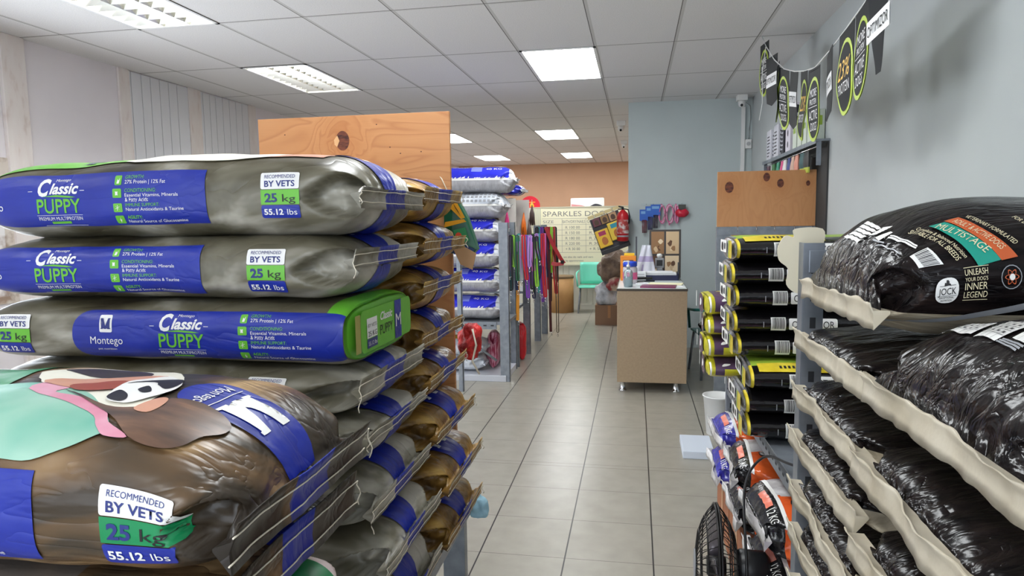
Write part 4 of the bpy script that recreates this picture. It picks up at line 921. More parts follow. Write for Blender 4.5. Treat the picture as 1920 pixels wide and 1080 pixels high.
for k, (y, w_, c1, c2, lab) in enumerate(pk):
    t = thing('hanging_packet', lab, 'packet', (1.196, y, 1.975), group='packets on the wall rack rail')
    bm = nb(); n = 6; h = .2+.02*(k % 3) if k > 2 else .15
    for mi, z0, z1 in ((0, -h*.75, 0), (1, -h, -h*.75)):
        rows = [[bm.verts.new((-.004-.02*math.sin(PI*(z+h)/h)*math.sin(PI*j/n), -w_/2+w_*j/n, z)) for j in range(n+1)] for z in [z0+(z1-z0)*i/4 for i in range(5)]]
        back = [[bm.verts.new((.004, -w_/2+w_*j/n, z)) for j in (0, n)] for z in (z0, z1)]
        for i in range(4):
            for j in range(n): f = bm.faces.new((rows[i][j+1], rows[i][j], rows[i+1][j], rows[i+1][j+1])); f.material_index = mi; f.smooth = True
        f = bm.faces.new((back[0][0], back[0][1], back[1][1], back[1][0])); f.material_index = mi
        bm.faces.new([r[0] for r in rows]+[back[1][0], back[0][0]]).material_index = mi; bm.faces.new([r[n] for r in rows][::-1]+[back[0][1], back[1][1]]).material_index = mi
    obj('packet', bm, [mat('packet_a%d' % k, c1, .4), mat('packet_b%d' % k, c2, .4)], t)
    bm = nb(); tube(bm, [(0, 0, .0), (.0, 0, .008), (.004, 0, .0135), (.008, 0, .008), (.008, 0, -.004)], .0015, 6); obj('hook', bm, CHROME, t)

# ------------------------------------------------------------------ cameras, boxes on the wall
def cctv(loc, label, sc=1.0):
    t = thing('security_camera', label, 'security camera', loc)
    bm = nb(); bx(bm, -.055*sc, .055*sc, -.055*sc, .055*sc, -.06*sc, 0, 0, .004); obj('mount_box', bm, WHITEPL, t)
    bm = nb(); lathe(bm, [(.036*sc, -.06*sc), (.042*sc, -.075*sc), (.04*sc, -.1*sc), (.03*sc, -.12*sc), (.012*sc, -.128*sc)], 20); obj('dome', bm, WHITEPL, t)
    bm = nb(); tube(bm, [(-.004, -.025*sc, -.105*sc), (-.006, -.043*sc, -.115*sc)], .014*sc, 12); obj('lens', bm, BLACKPL, t)
cctv((1.14, 7.95, CZ), 'white dome security camera in the corner at the top of the mint wall')
cctv((-.2, 9.62, CZ), 'white security camera on the ceiling peeping past the edge of the mint wall', 1.1); cctv((-.2, 12.0, CZ), 'small white security camera on the ceiling farther past the mint wall edge')
t = thing('junction_box', 'small white box with a round cover in the corner right of the cable duct', 'junction box', (1.238, PY-.025, 2.33)); bm = nb(); bx(bm, -.034, .034, -.024, .024, -.05, .05, 0, .006); obj('box', bm, WHITEPL, t); bm = nb(); tube(bm, [(0, -.024, 0), (0, -.03, 0)], .022, 14); obj('cover', bm, mat('grey_cover', srgb(180, 182, 182), .4), t)
bm = nb(); tube(bm, [(1.245, PY-.01, 2.38), (1.25, PY-.01, 2.5), (1.262, PY-.012, 2.6), (1.255, PY-.012, 2.75), (1.2, PY-.03, 2.79)], .004, 6); tag(obj('cable', bm, mat('grey_cable', srgb(140, 140, 140), .6)), 'thin grey cable running up the corner from the junction box', 'cable')

# ------------------------------------------------------------------ bunting
FB = mat('bunting_black', srgb(34, 36, 38), .6, spec=.2); FL = mat('bunting_lime', srgb(176, 200, 50), .4); FW = mat('bunting_white', srgb(236, 236, 236), .4); FG = mat('bunting_gold', srgb(240, 190, 50), .4)
BX_ = .905
cord = [at(1428, 72, x=BX_), at(1437, 88, x=BX_), at(1452, 112, x=BX_), at(1470, 129, x=BX_), at(1490, 134, x=BX_), at(1509, 133, x=BX_), at(1528, 127, x=BX_), at(1555, 96, x=BX_), at(1588, 52, x=BX_), at(1618, 10, x=BX_), at(1650, -36, x=BX_), at(1690, -100, x=BX_)]
cord[0].z = CZ-.005; cord[-1].z = min(cord[-1].z, CZ-.004)
t = thing('bunting', 'string of black and lime pennants hanging from the ceiling beside the right wall', 'bunting', (0, 0, 0))
bm = nb(); tube(bm, cord, .0035, 6); tube(bm, [cord[1]+Vector((-.004, 0, 0)), cord[1]+Vector((-.02, .02, -.16)), cord[1]+Vector((-.01, .05, -.38)), cord[1]+Vector((-.03, .05, -.5))], .003, 6); obj('cord', bm, WHITEPL, t)
flags = [(1434, 'G', .12), (1448, 'O', .16), (1460, 'P', -.25), (1470, 'G', .12), (1490, 'O', 0), (1509, 'P', -.05), (1528, 'G', .05), (1555, 'O', -.14), (1588, 'P', .03), (1618, 'G', -.04), (1650, 'O', .1)]
def on_cord(px):
    ys = [(960+FPX*(p-Vector((0, 0, EYE))).dot(CR)/(p-Vector((0, 0, EYE))).dot(CF), p) for p in cord]
    for (a, p), (b, q) in zip(ys, ys[1:]):
        if a <= px <= b+.001: return p.lerp(q, (px-a)/(b-a))
    return cord[-1]
for k, (px, kind, rz) in enumerate(flags):
    bm = nb(); w_ = .1; h = .36
    if kind == 'O': out = [(-w_, 0), (-w_, -.30), (0, -.33), (w_, -.30), (w_, 0)] if k != 10 else [(-w_, 0), (-.02, -.34), (.02, -.34), (w_, 0)]
    else:
        out = [(-w_*.98, 0), (-w_, -.12)]+[(-w_*1.02*math.cos(q), -.2-.17*math.sin(q)) for q in [PI*i/12 for i in range(13)]]+[(w_, -.12), (w_*.98, 0)]
    lay = [(out, 0, 0)]
    if kind != 'O':
        el = lambda sx, sz: [(sx*math.cos(q), -.21+sz*math.sin(q)) for q in [2*PI*i/28 for i in range(28)]]
        lay += [(el(.107, .165), 1, .0008), (el(.091, .147), 0, .0016)]
    else: lay += [(rect(-.095, .095, -.2, -.115), 2, .0008)]
    for sd in (1, -1):
        for pts, mi, off in lay:
            vs_, fs_ = refine(pts, [tuple(range(len(pts)))], .018); V_ = [bm.verts.new((-sd*(off*1.6+.0006) if False else -sd*(off*1.6+.0008), -sd*a, b)) for a, b in vs_]
            for f_ in fs_: bm.faces.new([V_[i_] for i_ in f_]).material_index = mi
        tx = lambda s_, z, h_, mi, wd: flat_text(bm, s_, (0, 0, z), (0, -sd, 0), (0, 0, 1), h_, mi, wd, off=.0046, shear=.12)
        if kind == 'O': tx('OPTIMIZOR', -.178, .042, 0, .17)
        elif kind == 'P': tx('23%', -.215, .085, 3, .145); tx('PROTEIN', -.275, .045, 2, .14)
        else:
            tx('MORE', -.145, .042, 2, .11); tx('PROTEIN', -.185, .03, 2, .11); tx('ACTIVE', -.262, .05, 2, .135); tx('DOGS', -.318, .044, 2, .1); flat_poly(bm, rect(-.07, .07, -.199, -.196), (0, 0, 0), (0, -sd, 0), (0, 0, 1), 2, .0046)
    bx(bm, -.0006, .0006, -w_*.97, w_*.97, -.012, -.001)
    p = on_cord(px); curl = .25*noise.noise(Vector((k*3.1, 0, 0)))
    for v in bm.verts: v.co.x += curl*v.co.y*v.co.y*6*(.4-v.co.z)-.03*noise.noise(Vector((k*2.2, v.co.z*5, 0)))*abs(v.co.z)*2
    # the top edge follows the slope of the cord
    a, b = on_cord(px-8), on_cord(px+8); sl = (b.z-a.z)/((b-a).xy.length+1e-6)*(1 if b.y < a.y else -1); sl = max(-.8, min(.8, sl)) if k > 1 else 0
    for v in bm.verts: v.co.z += -v.co.y*sl*max(0, 1+v.co.z*1.1)
    o = obj('pennant', bm, [FB, FL, FW, FG], t); o.location = p; o.rotation_euler = (0, 0, rz)

# ------------------------------------------------------------------ desk
t = thing('counter_desk', 'plain brown counter with chrome feet and a cluttered white top', 'counter', (0, 0, 0))
DESK = mat('brown_laminate', srgb(164, 142, 114), .5, ns=60, c2=srgb(154, 132, 106)); DEDGE = mat('dark_edging', srgb(70, 62, 54), .5); DTOP = mat('white_laminate', srgb(214, 222, 220), .25)
DX0, DX1, DY0, DY1 = -.157, .437, 5.95, 7.15
bm = nb(); bx(bm, DX0, DX1, DY0, DY1, .088, .895, 0, .003); obj('body', bm, DESK, t)
bm = nb(); bx(bm, DX0-.004, DX1+.004, DY0-.004, DY1, .895, .915, 0, .002); bx(bm, DX0+.004, DX1-.004, DY0+.006, DY1-.004, .915, .917, 1); obj('top', bm, [DEDGE, DTOP], t)
for x in (-.11, .35):
    for y in (6.02, 7.08):
        bm = nb(); lathe(bm, [(.036, 0), (.036, .008), (.024, .014), (.024, .074), (.03, .08), (.03, .088)], 20, x, y); obj('foot', bm, CHROME, t)
DZ = .917
def on_desk(px, py): return at(px, py, z=DZ)
# hand sanitiser
p = on_desk(1178, 538); t = thing('pump_bottle', 'clear pump bottle at the front left corner of the counter', 'bottle', p)
CLEAR = mat('clear_plastic', srgb(220, 232, 236), .08, trans=.85); bm = nb(); lathe(bm, [(.036, 0), (.04, .006), (.04, .13), (.03, .15), (.014, .16), (.014, .175)], 24); obj('bottle', bm, CLEAR, t)
bm = nb(); lathe(bm, [(.034, .004), (.035, .09)], 24); obj('gel', bm, mat('pale_gel', srgb(190, 214, 220), .2, trans=.5), t)
bm = nb(); lathe(bm, [(.016, .174), (.016, .195), (.006, .197), (.006, .22), (.012, .222), (.012, .232)], 16); tube(bm, [(0, 0, .228), (-.04, -.005, .226), (-.045, -.005, .216)], .005, 8); obj('pump', bm, WHITEPL, t)
p = at(1180, 527, z=DZ); t = thing('jar', 'clear jar with a blue lid and pink contents behind the pump bottle', 'jar', (-.05, 6.42, DZ))
bm = nb(); lathe(bm, [(.06, 0), (.066, .01), (.066, .14), (.056, .16)], 24); obj('jar', bm, mat('frosted_plastic', srgb(226, 220, 228), .2, trans=.3), t)
bm = nb(); lathe(bm, [(.063, .161), (.066, .165), (.066, .195), (.058, .205), (.02, .208)], 24); obj('lid', bm, mat('blue_lid', srgb(40, 70, 190), .35), t)
bm = nb(); lathe(bm, [(.067, .04), (.0675, .045), (.0675, .1), (.067, .105)], 24, cap=False); obj('label', bm, mat('pink_label', srgb(214, 90, 140), .5), t)
t = thing('product_box', 'orange and yellow box behind the blue-lidded jar on the counter', 'box', (-.07, 6.75, DZ)); bm = nb(); bx(bm, -.075, .075, -.05, .05, 0, .24, 0, .003); flat_poly(bm, rect(-.05, .05, .12, .2), (0, -.05, 0), (1, 0, 0), (0, 0, 1), 1, .001); obj('box', bm, [mat('orange_box', srgb(222, 134, 40), .5), mat('dark_box_print', srgb(70, 50, 60), .5)], t)
t = thing('marker_pen_set', 'little yellow marker tin standing on the orange box', 'pens', (-.06, 6.75, DZ+.2405)); bm = nb(); bx(bm, -.05, .05, -.03, .03, 0, .025, 0, .003); obj('tin', bm, YELLOW, t); bm = nb(); tube(bm, [(-.02, 0, .026), (-.02, .0, .06)], .008, 8); obj('pen', bm, GREYP, t)
def paper(x, y, w_, d, z, rz, col, label, h=.004, name='paper_sheet', cat='paper'):
    bm = nb(); bx(bm, -w_/2, w_/2, -d/2, d/2, 0, h); o = tag(obj(name, bm, col, loc=(x, y, z)), label, cat); o.rotation_euler = (0, 0, rz); return o
MAROON = mat('maroon_folder', srgb(116, 36, 78), .35); CREAMP = mat('cream_paper', srgb(234, 230, 192), .6); PAPER = mat('white_paper', srgb(228, 230, 232), .6)
paper(.2, 6.09, .3, .2, DZ, -.12, MAROON, 'maroon folder at the front of the counter', .012, 'folder', 'folder')
paper(.27, 6.32, .3, .21, DZ+.0, -.15, CREAMP, 'cream sheet of paper behind the maroon folder', .008)
paper(.05, 6.42, .12, .2, DZ, .3, PAPER, 'white paper between the pump bottle and the cream sheet', .006)
paper(.37, 6.12, .09, .16, DZ, .2, PAPER, 'small white paper at the front right corner of the counter', .003)
t = thing('document_tray', 'dark blue document tray stacked with papers at the back of the counter', 'tray', (.24, 6.85, DZ))
bm = nb(); bx(bm, -.17, .17, -.13, .13, 0, .012); bx(bm, -.17, -.164, -.13, .13, .012, .07); bx(bm, .164, .17, -.13, .13, .012, .07); bx(bm, -.17, .17, -.13, -.125, .012, .05); obj('tray', bm, mat('navy_tray', srgb(28, 32, 72), .35), t)
bm = nb(); bx(bm, -.15, .15, -.11, .12, .05, .066); bx(bm, -.16, .12, -.1, .1, .068, .078); obj('papers', bm, PAPER, t)
t = thing('stapler', 'black stapler with a white end lying before the blue tray', 'stapler', (.09, 6.6, DZ), .2); bm = nb(); bx(bm, -.09, .09, -.02, .02, 0, .012, 0, .003); v = bx(bm, -.09, .07, -.018, .018, .02, .045, 0, .008); obj('body', bm, BLACKPL, t); bm = nb(); bx(bm, -.105, -.09, -.02, .02, .0, .045, 0, .004); obj('end_cap', bm, WHITEPL, t)
t = thing('desk_calendar', 'small white box with print left of the blue tray', 'box', (.04, 6.72, DZ)); bm = nb(); bx(bm, -.06, .06, -.03, .03, 0, .09, 0, .003); [flat_poly(bm, rect(-.045, .045, .02+.02*k, .026+.02*k), (0, -.03, 0), (1, 0, 0), (0, 0, 1), 1, .0008) for k in range(3)]; obj('box', bm, [PAPER, GREYP], t)
t = thing('towel', 'white and lilac cloth draped over a dark stand on the counter', 'towel', (.09, 6.98, DZ)); bm = nb(); rows = []
for i in range(13):
    z = .33*(1-i/12); hw = .045+.085*(i/12); rows.append([bm.verts.new((-hw*.9+hw*1.8*j/10+.02*(1-i/12), -.02-.05*(i/12)+.012*math.sin(j*1.3+i*.3), z+.004)) for j in range(11)])
for i in range(12):
    for j in range(10): f = bm.faces.new((rows[i+1][j], rows[i+1][j+1], rows[i][j+1], rows[i][j])); f.smooth = True; f.material_index = 1 if i in (4, 5) or j in (3,) and i > 6 else 0
o = obj('cloth', bm, [mat('white_cloth', srgb(206, 208, 218), .8), mat('lilac_stripe', srgb(170, 160, 196), .8)], t); md = o.modifiers.new('thick', 'SOLIDIFY'); md.thickness = .006
bm = nb(); bx(bm, -.09, -.075, .01, .03, 0, .42); bx(bm, -.1, -.03, .0, .04, 0, .012); obj('stand', bm, mat('dark_stand', srgb(60, 62, 70), .4), t)
t = thing('picture_display', 'framed picture panel of brown and beige dogs leaning at the wall behind the counter', 'picture', (.3, 7.22, .9), 0)
bm = nb()
for a in ((-.16, .16, 0, .5),): bx(bm, a[0], a[1], 0, .02, a[2], a[3], 0, .003)
r_ = random.Random(4); cs = [srgb(150, 112, 76), srgb(206, 178, 140), srgb(96, 66, 44), srgb(226, 204, 170)]
for k, (x0, x1, z0, z1) in enumerate(((-.14, -.01, .25, .48), (.01, .14, .25, .48), (-.14, -.02, .03, .23), (.0, .14, .03, .23))):
    flat_poly(bm, rect(x0, x1, z0, z1), (0, 0, 0), (1, 0, 0), (0, 0, 1), k+1, .001)
    for q in range(4):
        cx, cz = r_.uniform(x0+.03, x1-.03), r_.uniform(z0+.03, z1-.03); flat_poly(bm, [(cx+r_.uniform(.015, .03)*math.cos(a), cz+r_.uniform(.02, .035)*math.sin(a)) for a in [2*PI*i/8 for i in range(8)]], (0, 0, 0), (1, 0, 0), (0, 0, 1), 1+(k+q+1) % 4, .002+.0006*q)
obj('panel', bm, [mat('dark_frame', srgb(66, 62, 60), .4)]+[mat('dog_tone_%d' % k, c, .5) for k, c in enumerate(cs)], t)
bm = nb(); bx(bm, -.12, .12, .02, .12, -.9, .0); obj('stand', bm, mat('dark_stand', srgb(60, 62, 70), .4), t)
t = thing('card_machine', 'grey and black card terminal standing before the dog picture', 'card terminal', (.24, 7.06, DZ)); bm = nb(); bx(bm, -.03, .03, -.03, .03, 0, .1, 0, .01); bx(bm, -.045, .045, -.02, .02, .1, .2, 0, .01); obj('body', bm, GREYP, t); bm = nb(); bx(bm, -.03, .03, -.023, -.02, .12, .18); obj('screen', bm, BLACKPL, t); bm = nb(); lathe(bm, [(.02, .2), (.03, .22), (.024, .24), (.01, .245)], 14); obj('scanner_head', bm, WHITEPL, t)
t = thing('tape_dispenser', 'dark dispenser and holder at the right rear of the counter', 'tape dispenser', (.4, 6.98, DZ)); bm = nb(); bx(bm, -.03, .03, -.06, .06, 0, .05, 0, .008); bx(bm, .015, .028, -.02, .02, .05, .16, 0, .004); obj('body', bm, mat('dark_grey_plastic', srgb(78, 80, 80), .4), t)

# toys on the mint wall
t = thing('hook_rail', 'clear hook rail on the mint wall above the counter', 'hook rail', (0, 0, 0)); bm = nb(); bx(bm, .06, .57, PY-.008, PY, 1.665, 1.69, 0, .001); obj('rail', bm, mat('clear_grey_strip', srgb(176, 190, 192), .3), t)
for x in (.12, .2, .29, .38, .45, .52):
    bm = nb(); tube(bm, [(x, PY-.008, 1.68), (x, PY-.04, 1.675), (x, PY-.05, 1.683)], .003, 6); obj('hook', bm, CHROME, t)
for k, (x, lab, dz) in enumerate(((.1, 'blue-carded dog toy leftmost on the hook rail', -.055), (.165, 'blue-carded dog toy second on the hook rail', -.02), (.225, 'blue-carded dog toy third on the hook rail', 0))):
    t = thing('carded_toy', lab, 'dog toy', (x, PY-.045-.006*k, 1.675+dz), group='blue-carded dog toys on the mint wall')
    bm = nb(); bx(bm, -.055, .055, -.002, 0, -.13, 0, 0, .0); flat_poly(bm, rect(-.04, .04, -.05, -.02), (0, -.002, 0), (1, 0, 0), (0, 0, 1), 1, .001); obj('card', bm, [mat('blue_card', srgb(40, 96, 190), .45), mat('blue_card_light', srgb(120, 170, 220), .45)], t)
    bm = nb(); [tube(bm, [(-.02+.013*j, -.008, -.12), (-.022+.014*j, -.012, -.2), (-.02+.013*j, -.008, -.27)], .006, 6) for j in range(4)]; obj('toy', bm, mat('dark_rope_toy_%d' % k, [srgb(110, 40, 60), srgb(60, 56, 110), srgb(56, 40, 60)][k], .6), t)
for k, (x, lab) in enumerate(((.29, 'pink rope loop toy left of the striped one on the hook rail'), (.38, 'pink and white striped rope toy on the hook rail'), (.455, 'thin pink rope toy beside the red lips toy'))):
    t = thing('rope_toy', lab, 'dog toy', (x, PY-.045, 1.675), group='pink rope toys on the mint wall'); bm = nb(); R_ = (.035, .04, .018)[k]
    for q in range(3): tube(bm, [(R_*math.sin(a)+.006*q, -.006*q, -.1+.1*math.cos(a)-.01*q) for a in [2*PI*i/16 for i in range(17)]], .005, 6, cap=False, mi=q % 2)
    tube(bm, [(0, 0, -.19), (0, -.004, -.24 if k == 1 else -.2)], .006, 6); obj('rope', bm, [mat('pink_rope', srgb(214, 96, 150), .6), mat('white_rope', srgb(226, 200, 214), .6)], t)
t = thing('lips_toy', 'red lips-shaped dog toy at the right end of the hook rail', 'dog toy', (.52, PY-.05, 1.675)); bm = nb()
out = smooth([(-.075, -.1), (-.04, -.055), (0, -.07), (.04, -.055), (.08, -.1), (.04, -.145), (0, -.15), (-.04, -.145)], 3)
v0 = [bm.verts.new((a, -.012, b)) for a, b in out]; v1 = [bm.verts.new((a, .012, b)) for a, b in out]; c0 = bm.verts.new((0, -.03, -.105)); n_ = len(out)
for i in range(n_): bm.faces.new((v0[i], v0[(i+1) % n_], c0)).smooth = True; bm.faces.new((v0[(i+1) % n_], v0[i], v1[i], v1[(i+1) % n_]))
bm.faces.new(v1[::-1]); bmesh.ops.recalc_face_normals(bm, faces=bm.faces[:]); obj('lips', bm, mat('red_rubber', srgb(196, 36, 60), .3), t)
bm = nb(); bx(bm, -.04, .045, -.008, -.002, -.06, -.005, 0, .003); obj('card', bm, mat('dark_card', srgb(70, 70, 66), .5), t)

# ------------------------------------------------------------------ around the partition edge
t = thing('fire_extinguisher', 'red fire extinguisher with a white label mounted at the edge of the mint wall', 'fire extinguisher', (-.145, 7.93, 1.26))
bm = nb(); lathe(bm, [(.05, 0), (.068, .01), (.068, .28), (.058, .32), (.03, .345), (.02, .36)], 28); obj('cylinder', bm, RED, t)
bm = nb(); lathe(bm, [(.0685, .09), (.0688, .1), (.0688, .235), (.0685, .245)], 28, cap=False); o = obj('label', bm, mat('extinguisher_label', ns=16, stops=[(.4, srgb(206, 200, 196)), (.55, srgb(170, 60, 56))], rough=.5), t)
bm = nb(); lathe(bm, [(.0687, .05), (.069, .052), (.069, .066), (.0687, .068)], 28, cap=False); obj('strap', bm, GREYP, t)
bm = nb(); tube(bm, [(0, 0, .355), (0, 0, .385), (-.05, -.01, .4)], [.014, .014, .008], 8); tube(bm, [(0, 0, .37), (-.055, -.015, .365)], .007, 8); tube(bm, [(.015, 0, .37), (.06, -.02, .36), (.075, -.03, .3), (.07, -.03, .2)], .008, 8); obj('valve', bm, BLACKPL, t)
bm = nb(); bx(bm, .06, .09, -.02, .18, .26, .28); bx(bm, .06, .08, .1, .19, .2, .3); obj('bracket', bm, STEEL, t)
# hanging strip of treat boxes, tilted
t = thing('treat_display', 'tilted hanging display of yellow treat packs left of the fire extinguisher', 'display', (-.29, 8.06, 1.39)); t.rotation_euler = (0, math.radians(-20), 0)
bm = nb(); bx(bm, -.19, .16, -.01, .01, -.21, .19, 0, .004); obj('backing', bm, CHARP, t)
YB = [srgb(236, 190, 50), srgb(228, 196, 60)]
for k, (x, z) in enumerate(((-.1, -.07), (.06, -.03))):
    bm = nb(); bx(bm, x-.08, x+.075, -.04, -.01, z-.1, z+.11, 0, .006); flat_poly(bm, rect(-.045, .04, .04, .09), (x, -.04, z), (1, 0, 0), (0, 0, 1), 1, .001)
    flat_poly(bm, smooth([(-.03, -.06), (.0, -.075), (.035, -.05), (.03, .0), (0, .02), (-.03, -.005)], 3), (x, -.04, z), (1, 0, 0), (0, 0, 1), 2, .001)
    obj('treat_pack', bm, [mat('yellow_pack_%d' % k, YB[k], .4), mat('pack_badge_%d' % k, [srgb(170, 40, 90), srgb(40, 150, 170)][k], .4), mat('biscuit_print', srgb(186, 110, 50), .5)], t)
for k in range(3):
    bm = nb(); x = -.12+.1*k; bx(bm, x-.045, x+.045, -.03, -.01, .09, .185, 0, .004); flat_poly(bm, smooth([(-.02, -.03), (.02, -.03), (.025, .01), (0, .03), (-.025, .01)], 3), (x, -.03, .137), (1, 0, 0), (0, 0, 1), 1, .001); obj('treat_pouch', bm, [mat('pouch_tone_%d' % k, [srgb(110, 60, 70), srgb(150, 116, 70), srgb(190, 150, 110)][k], .5), mat('pouch_print', srgb(80, 56, 40), .5)], t)
bm = nb(); bx(bm, -.19, .16, -.03, .0, -.25, -.2, 0, .004); obj('base_strip', bm, BLACKPL, t)
bm = nb(); bx(bm, -.2, .2, -.012, .02, .2, .235, 0, .004); [tube(bm, [(x, -.014, .19), (x, -.02, .215), (x, -.014, .23)], .005, 6, 1) for x in (-.12, 0, .1)]; obj('hanger_bar', bm, [mat('cream_wood', srgb(222, 204, 150), .6), WHITEPL], t)
# bundles between the counter and the far wall
def lump(name, label, cat, loc, sx, sy, sz, m, seed, amp=.3, fold=5, parts=()):
    bm = nb(); bmesh.ops.create_icosphere(bm, subdivisions=4, radius=1)
    for v in bm.verts:
        d = v.co.normalized(); k = 1+amp*noise.noise(d*1.5+Vector((seed, 0, 0)))+amp*.35*abs(noise.noise(d*fold+Vector((0, seed, 0))))
        v.co = Vector((d.x*sx*k, d.y*sy*k, max(d.z*sz*k, -sz*.8)+sz*.8))
    t = thing(name, label, cat, loc); obj('body', bm, m, t, True); return t
BOXD = thing('carton', 'open brown cardboard box on the floor beside the counter', 'cardboard box', (-.37, 9.76, 0))
bm = nb(); bx(bm, -.2, .2, 0, .4, 0, .285); obj('box', bm, mat('open_box_card', srgb(140, 108, 84), .8), BOXD); bm = nb(); bx(bm, -.02, .02, -.001, 0, .1, .285); obj('tape', bm, mat('brown_tape', srgb(172, 120, 76), .3), BOXD)
CLB = mat('clear_bag_film', ns=8, stops=[(.35, srgb(150, 152, 160)), (.6, srgb(214, 218, 226))], rough=.2, bump=(14, .8, .03))
t = lump('plastic_bag', 'crinkled clear plastic bag of white goods on the open cardboard box', 'plastic bag', (-.42, 9.88, .287), .15, .15, .19, CLB, 3.3, .35, 6)
lump('plastic_bag', 'clear bag with blue and orange print wedged beside the counter', 'plastic bag', (-.16, 10.1, .287), .09, .12, .2, mat('printed_bag_film', ns=6, stops=[(.3, srgb(60, 80, 150)), (.45, srgb(214, 214, 222)), (.65, srgb(226, 150, 70))], rough=.25, bump=(14, .8, .03)), 5.1, .3, 6)
lump('pet_bed', 'brown fluffy pet bed wrapped in clear film leaning above the plastic bags', 'pet bed', (-.3, 9.75, .63), .21, .18, .24, mat('brown_plush', ns=9, stops=[(.35, srgb(92, 72, 60)), (.65, srgb(140, 118, 100))], rough=.6, bump=(30, .8, .02)), 7.7, .4, 4)
lump('pet_cushion', 'red and cream cushion squeezed between the pet bed and the counter', 'cushion', (-.24, 9.55, .52), .15, .1, .1, mat('red_cream_cloth', ns=6, stops=[(.4, srgb(140, 40, 44)), (.55, srgb(196, 176, 156))], rough=.6), 8.8, .3, 4)

# ------------------------------------------------------------------ far wall things
t = thing('whiteboard', 'hand-written price whiteboard on the ribbed dividing wall', 'whiteboard', (-.86, 11.47, .76))
WB = mat('whiteboard_face', srgb(232, 226, 196), .35); INK = mat('marker_ink', srgb(120, 120, 116), .6)
bm = nb(); bx(bm, -.87, .95, -.012, .0, 0, .95); W_ = lambda x0, x1, z0, z1: flat_poly(bm, rect(x0, x1, z0, z1), (0, -.012, 0), (1, 0, 0), (0, 0, 1), 1, .001)
for z in (.77, .67, .58, .49, .4, .31, .2): W_(-.7, .9, z, z+.004)
for x in (-.36, .04, .5): W_(x, x+.004, .2, .77)
FT = lambda s_, x, z, h, w_=None: flat_text(bm, s_, (x, -.012, z), (1, 0, 0), (0, 0, 1), h, 1, w_, 'L', off=.001)
FT('SPARKLES DOGGY', -.68, .81, .085, 1.25); FT('SIZE', -.68, .695, .05, .18); FT('BATH/DRY/NAILS', -.35, .695, .05, .38); FT('GROOM +', .06, .695, .05, .3)
for k, (a, b, c) in enumerate((('SMALL', 'R 100 00', 'R 150'), ('MEDIUM', 'R 150 00', 'R 200'), ('LARGE', 'R 180 00', 'R 250'), ('GIANT', 'R 220 00', 'R 300'), ('DAILY', '+ R 30 00', '+ R 50'))):
    z = .6-.09*k; FT(a, -.66, z, .04, .16); FT(b, -.3, z, .045, .24); FT(c, .1, z, .045, .2)
FT('we also do nails and ears', -.34, .11, .035, .5); FT('by appointment', -.3, .05, .03, .3)
obj('board', bm, [WB, INK], t)
bm = nb()
for a in ((-.885, -.865, 0, .97), (.945, .965, 0, .97), (-.885, .965, .95, .97), (-.885, .965, -.02, 0)): bx(bm, a[0], a[1], -.018, .0, a[2], a[3])
obj('frame', bm, mat('alu_frame', srgb(196, 190, 166), .4, .3), t)
bm = nb(); bx(bm, -.865, -.7, -.016, -.0125, .62, .94); [bx(bm, -.865+.02*k, -.858+.02*k, -.018, -.016, .62, .94, 1) for k in range(8)]; obj('paper_strip', bm, [CREAMP, GREYP], t)
t = thing('red_sign', 'red dome-topped board with a gold emblem left of the whiteboard', 'sign', (-1.77, 11.54, 1.721)); bm = nb()
out = [(-.17, 0), (.17, 0)]+[(.17*math.cos(q), .03+.17*math.sin(q)) for q in [PI*i/14 for i in range(15)]]
v0 = [bm.verts.new((a, -.01, b)) for a, b in out]; v1 = [bm.verts.new((a, .02, b)) for a, b in out]; n_ = len(out); bm.faces.new(v0); bm.faces.new(v1[::-1])
for i in range(n_): bm.faces.new((v0[i], v1[i], v1[(i+1) % n_], v0[(i+1) % n_]))
bmesh.ops.recalc_face_normals(bm, faces=bm.faces[:])
for q in ([(-.05, .09), (.06, .09), (.06, .1), (-.05, .1)], [(-.03, .04), (.04, .04), (.015, .085), (-.01, .085)], [(-.03, .02), (.04, .02), (.04, .035), (-.03, .035)]): flat_poly(bm, q, (.03, -.01, 0), (1, 0, 0), (0, 0, 1), 1, .001)
obj('board', bm, [mat('bright_red_board', srgb(200, 24, 44), .4), FG], t)
t = thing('poster_board', 'white rounded board with a pink swoosh standing behind the whiteboard', 'sign', (-.8, 11.56, 1.721)); bm = nb()
out = rrect(-.28, .28, 0, .15, .02); v0 = [bm.verts.new((a, -.01, b)) for a, b in out]; v1 = [bm.verts.new((a, .01, b)) for a, b in out]; n_ = len(out); bm.faces.new(v0); bm.faces.new(v1[::-1])
for i in range(n_): bm.faces.new((v0[i], v1[i], v1[(i+1) % n_], v0[(i+1) % n_]))
bmesh.ops.recalc_face_normals(bm, faces=bm.faces[:]); flat_poly(bm, [(-.27, .0), (-.0, .0), (-.1, .03), (-.27, .05)], (0, -.01, 0), (1, 0, 0), (0, 0, 1), 1, .001)
flat_poly(bm, smooth([(.05, .0), (.24, .0), (.22, .03), (.14, .05), (.08, .03)], 3), (0, -.01, 0), (1, 0, 0), (0, 0, 1), 2, .001); obj('board', bm, [WHITEPL, mat('rose_swoosh', srgb(190, 130, 130), .5), CHARP], t)
